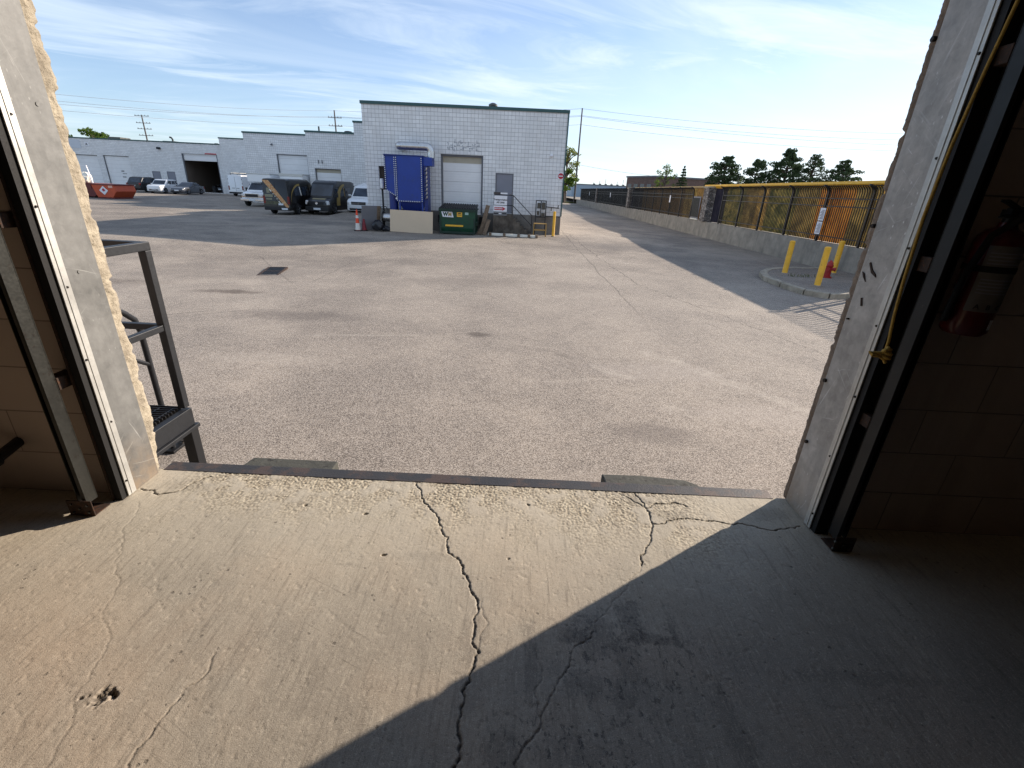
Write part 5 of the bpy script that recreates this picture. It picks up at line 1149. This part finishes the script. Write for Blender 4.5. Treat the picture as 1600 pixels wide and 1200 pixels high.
# white cube truck: van cab with a white box body
ct = thing('cube_truck', 'white cube truck with a box body over the cab, parked nose-out', 'truck'); W = 2.05; h = W/2; f = -3.3
st = [(f, .52, .98, h*.80, h*.74), (f+.06, .44, 1.08, h*.92, h*.84), (f+.3, .42, 1.14, h*.98, h*.90), (f+1.05, .42, 1.26, h, h*.92), (f+1.10, .42, 1.32, h, h*.92), (f+1.85, .42, 1.98, h*.99, h*.82), (f+2.7, .42, 2.0, h*.99, h*.82)]
MB().loft([rsec(y, a, e, p, q, .06, .10) for y, a, e, p, q in st]).build('cab', WHITEP, ct, 0, True)
panel(MB(), (-h*.9, f+1.10, 1.32), (h*.9, f+1.10, 1.32), (h*.82, f+1.85, 1.98), (-h*.82, f+1.85, 1.98), .06, .94, .06, .92, .012).build('windscreen', GLASS, ct)
for s in (1, -1):
    q = ((s*h*.97, f+1.5, 1.3), (s*h*.97, f+2.5, 1.3), (s*h*.87, f+2.5, 1.86), (s*h*.87, f+1.75, 1.86)); q = q if s > 0 else (q[1], q[0], q[3], q[2])
    panel(MB(), *q, 0, 1, 0, 1, .012).build('side_window', GLASS, ct)
    MB().obox((s*h*.73, f+.05, .96), (.34, .12, .16)).build('headlight', LAMPGLASS, ct, .02); MB().obox((s*h*.73, f+.05, .82), (.34, .12, .08)).build('turn_signal', ORANGEV, ct, .01)
MB().box(-h*.55, h*.55, f-.03, f+.06, .78, 1.04).build('grille', DARKPL, ct, .015); MB().bar((-h*.56, f-.035, 1.05), (h*.56, f-.035, 1.05), .03).bar((-h*.56, f-.035, .77), (h*.56, f-.035, .77), .03).bar((-h*.56, f-.035, .77), (-h*.56, f-.035, 1.05), .03).bar((h*.56, f-.035, .77), (h*.56, f-.035, 1.05), .03).build('grille_trim', CHROME, ct)
MB().box(-h*.98, h*.98, f-.10, f+.12, .46, .64).build('bumper', CHROME, ct, .03); MB().box(-.25, .25, f-.115, f-.098, .50, .62).build('licence_plate', PLATEW, ct)
MB().box(-1.05, 1.05, f+1.75, 3.3, 2.01, 2.72).box(-1.05, 1.05, f+2.72, 3.3, .75, 2.01).build('box_body', WHITEP, ct, .04)
MB().box(-1.07, 1.07, f+1.72, f+1.80, 2.66, 2.74).box(-1.07, -1.0, f+1.72, 3.3, 2.66, 2.74).box(1.0, 1.07, f+1.72, 3.3, 2.66, 2.74).build('box_trim', ALU, ct, .01)
wheels(ct, W, (f+.98, 1.8), .37, .26); mirrors(ct, W, f+1.55, 1.38, DARKPL, (.18, .1, .30))
put(ct, -23.75, 46.95, 2)
# second white box truck hidden behind the vans, roof showing
bt = thing('box_truck', 'white box truck mostly hidden behind the black vans, only its top showing', 'truck', (-21.2, 48, -1.1))
MB().box(-22.25, -20.1, 46.3, 50.4, -.2, 1.72).build('box_body', WHITEP, bt, .05); MB().box(-22.28, -20.07, 46.26, 46.34, 1.52, 1.75).box(-22.28, -22.2, 46.3, 50.4, 1.66, 1.75).box(-20.15, -20.07, 46.3, 50.4, 1.66, 1.75).build('box_trim', ALU, bt, .01)
MB().box(-22.1, -20.2, 44.7, 46.25, -.7, .7).build('cab', WHITEP, bt, .15); MB().box(-22.0, -20.3, 44.66, 44.9, .05, .6).build('windscreen', GLASS, bt)
for y in (45.3, 49.3):
    for x in (-22.05, -20.3): MB().lathe((x, y, -.74), [(.2, -.12), (.36, -.12), (.36, .12), (.2, .12)], 18, 'x').build('wheel', TYRE, bt)

# orange skip and neighbours at the far left
ob = thing('orange_skip', 'orange sloping-sided skip with a white diamond placard at the far left of the yard', 'skip', (-37.8, 46, -1.1)); zb = gz(-38, 45)
MB().prism([(-38.93, .10), (-36.85, .10), (-36.72, -.45), (-37.15, zb+.12), (-38.55, zb+.12)], 'y', 45.0, 47.4).build('body', ORANGEP, ob, .02)
MB().box(-39.0, -36.78, 44.95, 47.45, .06, .14).box(-38.6, -37.1, 45.05, 47.3, zb, zb+.12).box(-39.0, -38.9, 44.95, 45.05, -.3, .08).build('rim', MAROON, ob, .01)
MB().prism([(-37.85, -.02), (-37.45, -.40), (-37.85, -.78), (-38.25, -.40)], 'y', 44.975, 44.985).build('diamond_placard', WHITES, ob)
MB().prism([(-37.85, -.2), (-37.68, -.38), (-37.85, -.5), (-38.0, -.36)], 'y', 44.965, 44.973).build('placard_mark', REDV, ob)
MB().box(-37.35, -36.98, 44.975, 44.985, -.16, .02).build('white_print', worn('faded_white_print', c(226, 180, 160), .6, 0, .3, 20), ob)
mo = thing('maroon_skip', 'dark maroon skip beside the orange one, partly hidden by the door jamb', 'skip', (-40, 46, -1.1))
MB().prism([(-41.2, .10), (-39.08, .10), (-39.08, -.7), (-39.5, -1.0), (-40.9, -1.0)], 'y', 45.8, 47.6).build('body', MAROON, mo, .02); MB().box(-41.25, -39.04, 45.75, 47.65, .08, .15).build('rim', MAROON, mo, .01)
MB().box(-40.9, -39.3, 45.9, 47.5, -1.1, -1.0).build('skid', RUBBER, mo)
fr_ = thing('pipe_rack', 'white pipe frame standing on the maroon skip', 'frame', (-40.3, 46.5, .15))
MB().bar((-40.9, 46.2, 1.6), (-39.9, 46.2, 1.6), .07).bar((-39.9, 46.2, 1.62), (-39.7, 46.2, .16), .08).bar((-40.9, 46.2, 1.6), (-40.9, 46.2, .16), .07).build('pipe', WHITES, fr_)
tag(lumpy((-40.35, 46.4, .55), .42, .4, .52, 8, CREAMW, 'bulk_bag'), 'full white bulk bag sitting on the maroon skip', 'bag')

# ------------------------------------------------------------------ fence on the retaining wall, right
WX = 12.5
rw = thing('retaining_wall', 'long low grey concrete retaining wall under the black fence', 'wall', (WX, 5, -1.1))
m = MB(); y = 4.0
while y < 112:
    L_ = 5.4; m.prism([(WX-.10, -1.4), (WX-.06, -.10), (WX+.42, -.10), (WX+.42, -1.4)], 'y', y+.012, min(112, y+L_)); y += L_
m.build('wall', CONCRETE, rw, .012)
fn = thing('security_fence', 'long black steel picket fence with curved tops and yellow screens behind it', 'fence', (WX, 5, -.1))
posts = [4.5, 7.2, 9.9, 12.6, 15.3, 18.0, 20.65, 23.3, 26.0, 28.6, 31.2, 36.6, 39.3, 42.0, 44.7, 47.4, 50.1, 52.8, 55.5]+[59.4+2.7*i for i in range(18)]
def curve_top(m, y, zb_, zt_, w_=.011, reach=.24):
    m.bar((WX, y, zb_), (WX, y, zt_-.26), w_*2, w_*2)
    P_ = [(WX-reach*(1-math.cos(a)), y, zt_-.26+.24*math.sin(a)) for a in [i*math.pi/2/4 for i in range(5)]]
    for a, b_ in zip(P_, P_[1:]): m.bar(a, b_, w_*2, w_*2, up=(0, 1, 0))
for i, (a, b_) in enumerate(zip(posts, posts[1:])):
    if b_-a > 4: continue
    m = MB(); n = 20 if a < 40 else 14
    far = a > 58
    for k in range(1, n): curve_top(m, a+(b_-a)*k/n, -.06, 2.05, .0128 if a < 40 else .017)
    for z in ((1.57, 1.28, .14) if a < 30 else (1.57, 1.30, .14)): m.bar((WX, a, z), (WX, b_, z), .035, .04)
    m.build('picket_panel', BLACKSTEEL, fn)
for y in posts:
    m = MB(); curve_top(m, y, -.10, 2.06, .036, .26); m.build('post', BLACKSTEEL, fn)
# stone piers
for y0, y1, nm in ((33.2, 34.1, 'stone pier in the black fence, where the yellow screens give way to brown'), (57.7, 58.4, 'second stone pier further along the black fence'), (82.4, 83.1, 'most distant stone pier in the black fence')):
    pr = thing('stone_pier', nm, 'pillar', (WX, y0, -.1), 'stone piers in the fence'); MB().box(WX-.22, WX+.45, y0, y1, -.1, 1.98).build('shaft', STONEM, pr, .03)
    MB().box(WX-.28, WX+.5, y0-.05, y1+.05, 1.98, 2.08).build('cap', CURB, pr, .015)
# yellow / dark screens standing behind the pickets
scr = thing('yellow_screen_wall', 'row of sun-lit yellow and brown screens standing behind the black fence', 'screen', (WX+.25, 15, -.1))
spec = [(15.7, 17.97, 'yellow'), (17.98, 19.3, 'olive'), (19.31, 20.6, 'orange'), (20.61, 21.6, 'orange'), (21.61, 23.28, 'olive'), (23.29, 25.98, 'green'), (25.99, 27.2, 'yellow'), (27.21, 28.58, 'olive'), (28.59, 31.22, 'green'), (31.23, 33.15, 'dark'),
        (34.15, 36.6, 'brown'), (36.65, 39.25, 'olive'), (39.3, 41.95, 'brown'), (42.0, 44.65, 'brown'), (44.7, 47.35, 'brown'), (47.4, 52.7, 'brown'), (52.8, 57.6, 'dark'), (58.5, 70, 'dark'), (70.05, 82.3, 'dark'), (83.2, 105, 'dark')]
for a, b_, k in spec: MB().box(WX+.24, WX+.252, a, b_, -.08, 1.98).build('screen_panel', SCR[k], scr)
cap = MB().prism([(WX+.10, 2.10), (WX+.24, 1.98), (WX+.42, 1.98), (WX+.42, 2.22), (WX+.12, 2.20)], 'y', 15.7, 35.0).build('top_rail', YELLOWP, scr)
MB().prism([(WX+.05, 2.03), (WX+.30, 2.0), (WX+.32, 2.12), (WX+.08, 2.12)], 'y', 35.0, 56).build('top_rail', worn('dull_yellow_rail', c(170, 140, 84), .6, 0, .2, 2), scr)
MB().box(WX+.36, WX+.42, 15.2, 105, -.2, 1.9).build('back_frame', BLACKSTEEL, scr) if False else None
m = MB()
for y in [15.3+2.7*i for i in range(34)]: m.bar((WX+.30, y, -.2), (WX+.30, y, 2.0), .06)
m.build('frame_post', BLACKSTEEL, scr)
m = MB(); rg_ = random.Random(12)
sh_ = thing('grey_louvre_panel', 'grey ribbed panel leaning against the fence beside the stone pier', 'panel', (WX-.08, 35.6, -.1))
MB().box(WX-.10, WX-.07, 34.7, 36.2, .0, 1.45).build('sheet', GREYBOARD, sh_); 
for k in range(9): m.bar((WX-.115, 34.75+.16*k, .1), (WX-.115, 34.95+.16*k, 1.35), .05, .03)
m.build('rib', TRACKM, sh_); MB().box(WX-.13, WX-.06, 34.7, 36.2, -.07, 0).build('base', CREAMW, sh_)
# notices wired to the fence
def notice(y, z0, z1, w_, lab, two=False):
    o = thing('fence_notice', lab, 'notice', (WX-.06, y, z0), 'white notices on the fence')
    for a, b_ in (((z0, (z0+z1)/2-.02), ((z0+z1)/2+.02, z1)) if two else ((z0, z1),)):
        s = MB().box(WX-.062, WX-.052, y-w_/2, y+w_/2, a, b_).build('sheet', WHITES, o)
        if two:
            m = MB(); nl = 9
            for k in range(nl):
                z = a+.06+(b_-a-.12)*k/nl; m.box(WX-.066, WX-.063, y-w_/2+.04, y+w_/2-.04-.05*(k % 3), z, z+.022)
            m.build('print', INKGREY, s)
    return o
notice(20.62, .18, 1.20, .36, 'two white printed notices stacked on a post of the yellow-screened fence', True)
notice(42.0, .9, 1.45, .32, 'white notice on a dark post beyond the grey leaning panel')
notice(70.2, .9, 1.5, .4, 'small white notice on the distant dark stretch of fence'); notice(91.8, .9, 1.5, .4, 'farthest white notice near the end of the fence')

# ------------------------------------------------------------------ kerbed island with bollards and hydrant
isl = thing('kerb_island', 'low concrete-kerbed island of asphalt holding three yellow bollards and a hydrant', 'island', (10, 16, -1.1))
out = [(12.38, 13.75), (9.5, 13.30), (8.75, 13.10), (8.28, 13.55), (8.18, 14.7), (8.22, 15.9), (8.60, 16.95), (9.3, 17.9), (10.4, 18.55), (12.38, 18.9)]
cen = Vector((10.6, 16.0))
inn = [tuple(Vector(p)+(cen-Vector(p)).normalized()*.24) for p in out]; inn[0] = (12.38, 14.0); inn[-1] = (12.38, 18.65)
MB().prism(inn, 'z', -1.3, -.975).build('infill', ASPHALT, isl)
rk_ = random.Random(6)
for i in range(len(out)-1):
    a, b_, c_, d_ = Vector(out[i]), Vector(out[i+1]), Vector(inn[i+1]), Vector(inn[i]); g_ = .012+.02*rk_.random()
    L_ = (b_-a).length; k = g_/L_; dz = rk_.uniform(-.012, .012)
    a2, b2, c2, d2 = a.lerp(b_, k), a.lerp(b_, 1-k), d_.lerp(c_, 1-k), d_.lerp(c_, k)
    MB().prism([tuple(q) for q in (a2, b2, c2, d2)], 'z', -1.3, -.955+dz).build('kerb_stone', CURB, isl, .02)
bollard(9.46, 16.89, -.98, .14, 'yellow bollard at the left end of the kerbed island', .088)
bollard(9.20, 14.48, -.98, .19, 'yellow bollard nearest the viewer on the kerbed island', .088)
bollard(11.55, 17.48, -.98, .17, 'yellow bollard behind the red hydrant, by the retaining wall', .088)
hy = thing('fire_hydrant', 'short red fire hydrant standing between the yellow bollards on the island', 'hydrant', (10.62, 16.35, -.98))
hx, hyy = 10.62, 16.35
MB().lathe((hx, hyy, 0), [(.15, -.98), (.15, -.94), (.10, -.93), (.095, -.62), (.115, -.60), (.115, -.56), (.10, -.55), (.085, -.47), (.04, -.43), (.025, -.40)], 22).build('barrel', REDP, hy, 0, True)
for dx, dy in ((-.1, -.1), (.1, -.1), (.0, .13)):
    n_ = Vector((dx, dy, 0)).normalized(); p0 = Vector((hx, hyy, -.68)); MB().cyl(p0+n_*.08, p0+n_*.17, .055, None, 14).cyl(p0+n_*.17, p0+n_*.20, .068, None, 8).build('outlet_cap', REDP, hy)
wd = MB(); 
for k in range(40):
    x, y = 9.75+rk_.uniform(-.5, .6), 16.2+rk_.uniform(-.06, .06)+.25*(rk_.random()-.5); a = rk_.uniform(0, 6.3); l_ = rk_.uniform(.04, .12)
    wd.quad((x, y, -.975), (x+.012, y, -.975), (x+.012+l_*.5*math.cos(a), y+l_*.5*math.sin(a), -.975+l_), (x+l_*.5*math.cos(a), y+l_*.5*math.sin(a), -.975+l_))
tag(wd.build('weeds', GRASS), None, None, None, 'stuff')

# ------------------------------------------------------------------ trees
def leaf_cloud(mb, ctr, rx, ry, rz, n, size, rnd, flat=1.0):
    for _ in range(n):
        u = Vector((rnd.gauss(0, 1), rnd.gauss(0, 1), rnd.gauss(0, 1))).normalized()*(rnd.random()**.45)
        p = Vector((ctr[0]+u.x*rx, ctr[1]+u.y*ry, ctr[2]+u.z*rz))
        a = Vector((rnd.gauss(0, 1), rnd.gauss(0, 1), rnd.gauss(0, 1)*flat)).normalized(); b_ = a.orthogonal().normalized()
        b_.rotate(Matrix.Rotation(rnd.uniform(0, 6.28), 3, a)); s = size*rnd.uniform(.6, 1.3); cc = a.cross(b_)
        mb.add([p-b_*s*.5, p+cc*s*.28, p+b_*s*.5, p-cc*s*.28], [(0, 1, 2, 3)])
def tree(name, label, x, y, z0, zt, hw, style, mat, seed, group=None, dens=1.0):
    rnd = random.Random(seed); t_ = thing(name, label, 'tree', (x, y, z0), group); H_ = zt-z0
    tk = MB(); lean = [Vector((x+rnd.uniform(-.02, .02)*H_*k/4, y, z0+H_*.94*k/4)) for k in range(5)]
    tk.tube(lean, [hw*.11, hw*.09, hw*.07, hw*.045, hw*.015], 8)
    cr = MB()
    if style == 'pine':
        lv = 11
        for i in range(lv):
            q = i/(lv-1); zc = z0+H_*(.30+.68*q); rad = hw*(.80+.34*math.sin(math.pi*min(1, q+.1)))*(1-q**4*.62)*rnd.uniform(.75, 1.2); nb = max(4, int(9*(1-q*.4)))
            for k in range(nb):
                a = 2*math.pi*(k+rnd.random()*.7)/nb; rr2 = rad*rnd.uniform(.5, 1.0); p = (x+math.cos(a)*rr2*.72, y+math.sin(a)*rr2*.72, zc+rnd.uniform(-.04, .05)*H_+.06*rr2)
                tk.tube([(x, y, zc-.05*H_), p], [hw*.03, hw*.01], 5)
                leaf_cloud(cr, p, rr2*.28+.08*hw, rr2*.28+.08*hw, H_*.040, int(66*dens), hw*.10, rnd, .5)
    elif style == 'spruce':
        lv = 15
        for i in range(lv):
            q = i/(lv-1); zc = z0+H_*(.12+.85*q); rad = hw*(1-q)**.85+.05; nb = 7
            for k in range(nb):
                a = 2*math.pi*(k+rnd.random())/nb; rr2 = rad*rnd.uniform(.75, 1.05)
                for w_ in (.35, .65, .95): leaf_cloud(cr, (x+math.cos(a)*rr2*w_, y+math.sin(a)*rr2*w_, zc-.10*rr2*w_*2), rr2*.2, rr2*.2, H_*.018, int(10*dens), hw*.16, rnd, .4)
    else:
        nb = 16 if style == 'round' else 20
        for k in range(nb):
            q = rnd.random(); a = rnd.uniform(0, 6.28); zc = z0+H_*(.38+.56*q); rad = hw*math.sqrt(max(.05, 1-((q-.35)/.75)**2))*rnd.uniform(.3, .95)
            p = (x+math.cos(a)*rad, y+math.sin(a)*rad, zc)
            tk.tube([(x, y, zc-.16*H_), ((x+p[0])/2, (y+p[1])/2, zc-.05*H_), p], [hw*.05, hw*.03, hw*.012], 5)
            leaf_cloud(cr, p, hw*.30, hw*.30, H_*(.075 if style == 'round' else .05), int((120 if style == 'round' else 50)*dens), hw*.13, rnd)
    tk.build('trunk', BARK, t_, 0, True); cr.build('crown', mat, t_, normals=False); return t_
PG = 'dark pines beyond the fence'
tree('pine_tree', 'leftmost dark rounded pine beyond the fence, above the maple', 29.6, 75, -.2, 6.7, 3.0, 'pine', PINE, 1, PG, 1.3)
tree('pine_tree', 'small dark pine beyond the fence between the rounded pine and the tall pine', 34.2, 75, -.2, 6.6, 2.7, 'pine', PINE, 2, PG)
tree('pine_tree', 'tallest dark pine beyond the fence', 38.4, 75, -.2, 8.0, 3.3, 'pine', PINE, 3, PG, 1.2)
tree('pine_tree', 'loose open-branched pine just right of the tallest pine', 42.2, 75, -.2, 7.6, 2.7, 'pine', PINE, 4, PG, .65)
tree('pine_tree', 'broad low pine nearest the right-hand jamb', 46.6, 75, -.2, 6.9, 3.0, 'pine', PINE, 5, PG)
tree('broadleaf_tree', 'sparse bright green tree in front of the brown brick building', 21.1, 75, -.2, 6.2, 1.6, 'sparse', LEAF, 6)
tree('spruce_tree', 'small pointed spruce beside the brown brick building', 23.6, 75, -.2, 5.6, 1.5, 'spruce', PINE, 7)
tree('maple_tree', 'small yellow-green tree in front of the leftmost dark pine', 30.4, 72, -.2, 4.7, 1.1, 'sparse', LEAFY, 8)
tree('broadleaf_tree', 'leafy green tree at the end of the drive beside the white unit', 10.0, 118, -1, 6.4, 3.4, 'round', LEAF, 9)
tree('broadleaf_tree', 'tall thin-crowned yellow-green tree behind the leafy tree at the end of the drive', 10.8, 124, -1, 11.8, 3.6, 'sparse', LEAFY, 10)
tree('broadleaf_tree', 'broad green treetop showing above the roof of the far left unit', -79, 95, -1, 8.1, 4.5, 'round', LEAF, 13)
tree('broadleaf_tree', 'second treetop above the far left roof, next to the door jamb', -86, 95, -1, 8.3, 4.2, 'round', LEAF, 14)

# ------------------------------------------------------------------ utility poles and wires
def pole(x, y, zt, arms, lab, r_=.16, aw=1.6):
    o = thing('utility_pole', lab, 'utility pole', (x, y, -1.1), 'utility poles')
    MB().cyl((x, y, -1.1), (x, y, zt), r_*1.25, r_*.75, 12).build('pole', POLEM, o, 0, True)
    for z in arms:
        a = MB().bar((x-aw, y, z), (x+aw, y, z), .14).build('crossarm', POLEM, o)
        for dx in (-aw*.9, -aw*.45, aw*.45, aw*.9): MB().lathe((x+dx, y, z+.07), [(.05, 0), (.10, .05), (.05, .12), (.10, .18), (.04, .25)], 8).build('insulator', POLEM, a)
    return o
pole(-116.6, 160, 17.2, (16.9, 15.0, 13.4, 11.6), 'distant wooden pole with four crossarms above the far left roof', .22, 2.2)
pole(-46.7, 130, 17.2, (15.6, 13.8), 'wooden pole with two crossarms above the middle white unit', .2, 1.7)
pole(13.0, 122, 19.0, (), 'tall bare pole at the end of the drive, right of the white unit', .19)
def wire(pts, lab):
    o = thing('power_line', lab, 'power line', pts[0], 'overhead power lines'); m = MB(); P_ = []
    for a, b_, sag in pts_seg(pts):
        for i in range(12):
            u = i/12; P_.append((a[0]+(b_[0]-a[0])*u, a[1]+(b_[1]-a[1])*u, a[2]+(b_[2]-a[2])*u-sag*4*u*(1-u)))
    P_.append(pts[-1]); m.tube(P_, .026, 5, False); m.build('cable', WIREM, o)
def pts_seg(p): return [(p[i], p[i+1], .012*math.dist(p[i], p[i+1])) for i in range(len(p)-1)]
wl4 = 'thin power line strung high from pole to pole behind the white units'
for dz0, z2, z3, z4, dy in ((10.8, 17.1, 18.9, 17.6, 0), (10.1, 15.8, 17.7, 16.4, 1.2), (9.4, 15.7, 17.2, 15.0, -1.2), (8.9, 13.9, 15.7, 13.9, 0)):
    wire([(-74, 70+dy, dz0), (-46.7, 130+dy, z2), (13.0, 122+dy, z3), (95, 126+dy, z4)], wl4)
wire([(13.0, 122, 7.4), (36.5, 125, 5.6), (60, 126, 4.0)], 'single lower service wire dropping right from the bare pole')

# ------------------------------------------------------------------ buildings beyond the fence
bb = thing('brick_building', 'low brown brick building beyond the fence with a row of dark windows', 'building', (26, 118, -.3))
C0, C1, C2 = (27.2, 132.0), (31.4, 120.0), (48.0, 124.0)
m = MB(); m.prism([C0, C1, C2, (46, 138)], 'z', -.3, 5.4); m.build('wall', BRICKFAR, bb)
MB().prism([(27.0, 132.2), (31.3, 119.7), (48.3, 123.8), (46.2, 138.2)], 'z', 5.4, 5.75).build('coping', FRAMEGREY, bb)
d_ = (Vector(C1)-Vector(C0)); n_ = Vector((d_.y, -d_.x)).normalized()
for k in range(4):
    p0, p1 = Vector(C0)+d_*(.06+.23*k), Vector(C0)+d_*(.20+.23*k); q0, q1 = p0-n_*.05, p1-n_*.05
    if n_.y > 0: pass
    MB().prism([tuple(p0+n_*.03), tuple(p1+n_*.03), tuple(q1-n_*.0), tuple(q0-n_*.0)], 'z', 2.6, 3.9).prism([tuple(p0-n_*.03), tuple(p1-n_*.03), tuple(p1), tuple(p0)], 'z', 2.62, 3.88).build('window', GLASS, bb)
gb = thing('warehouse', 'long pale blue-grey warehouse in the distance beyond the end of the fence', 'building', (20, 180, -.3))
MB().box(18, 62, 180, 200, -.3, 3.9).build('wall', GREYCLAD, gb); MB().box(17.8, 62.2, 179.8, 200.2, 3.9, 4.15).build('coping', FRAMEGREY, gb)
for k in range(7): MB().bar((26+2.1*k, 183, 4.5), (26+2.1*k, 183, 4.9+.6*(k % 3)), .12).box(25.8+2.1*k, 26.5+2.1*k, 182.6, 183.6, 4.1, 4.5).build('rooftop_unit', POLEM, gb)
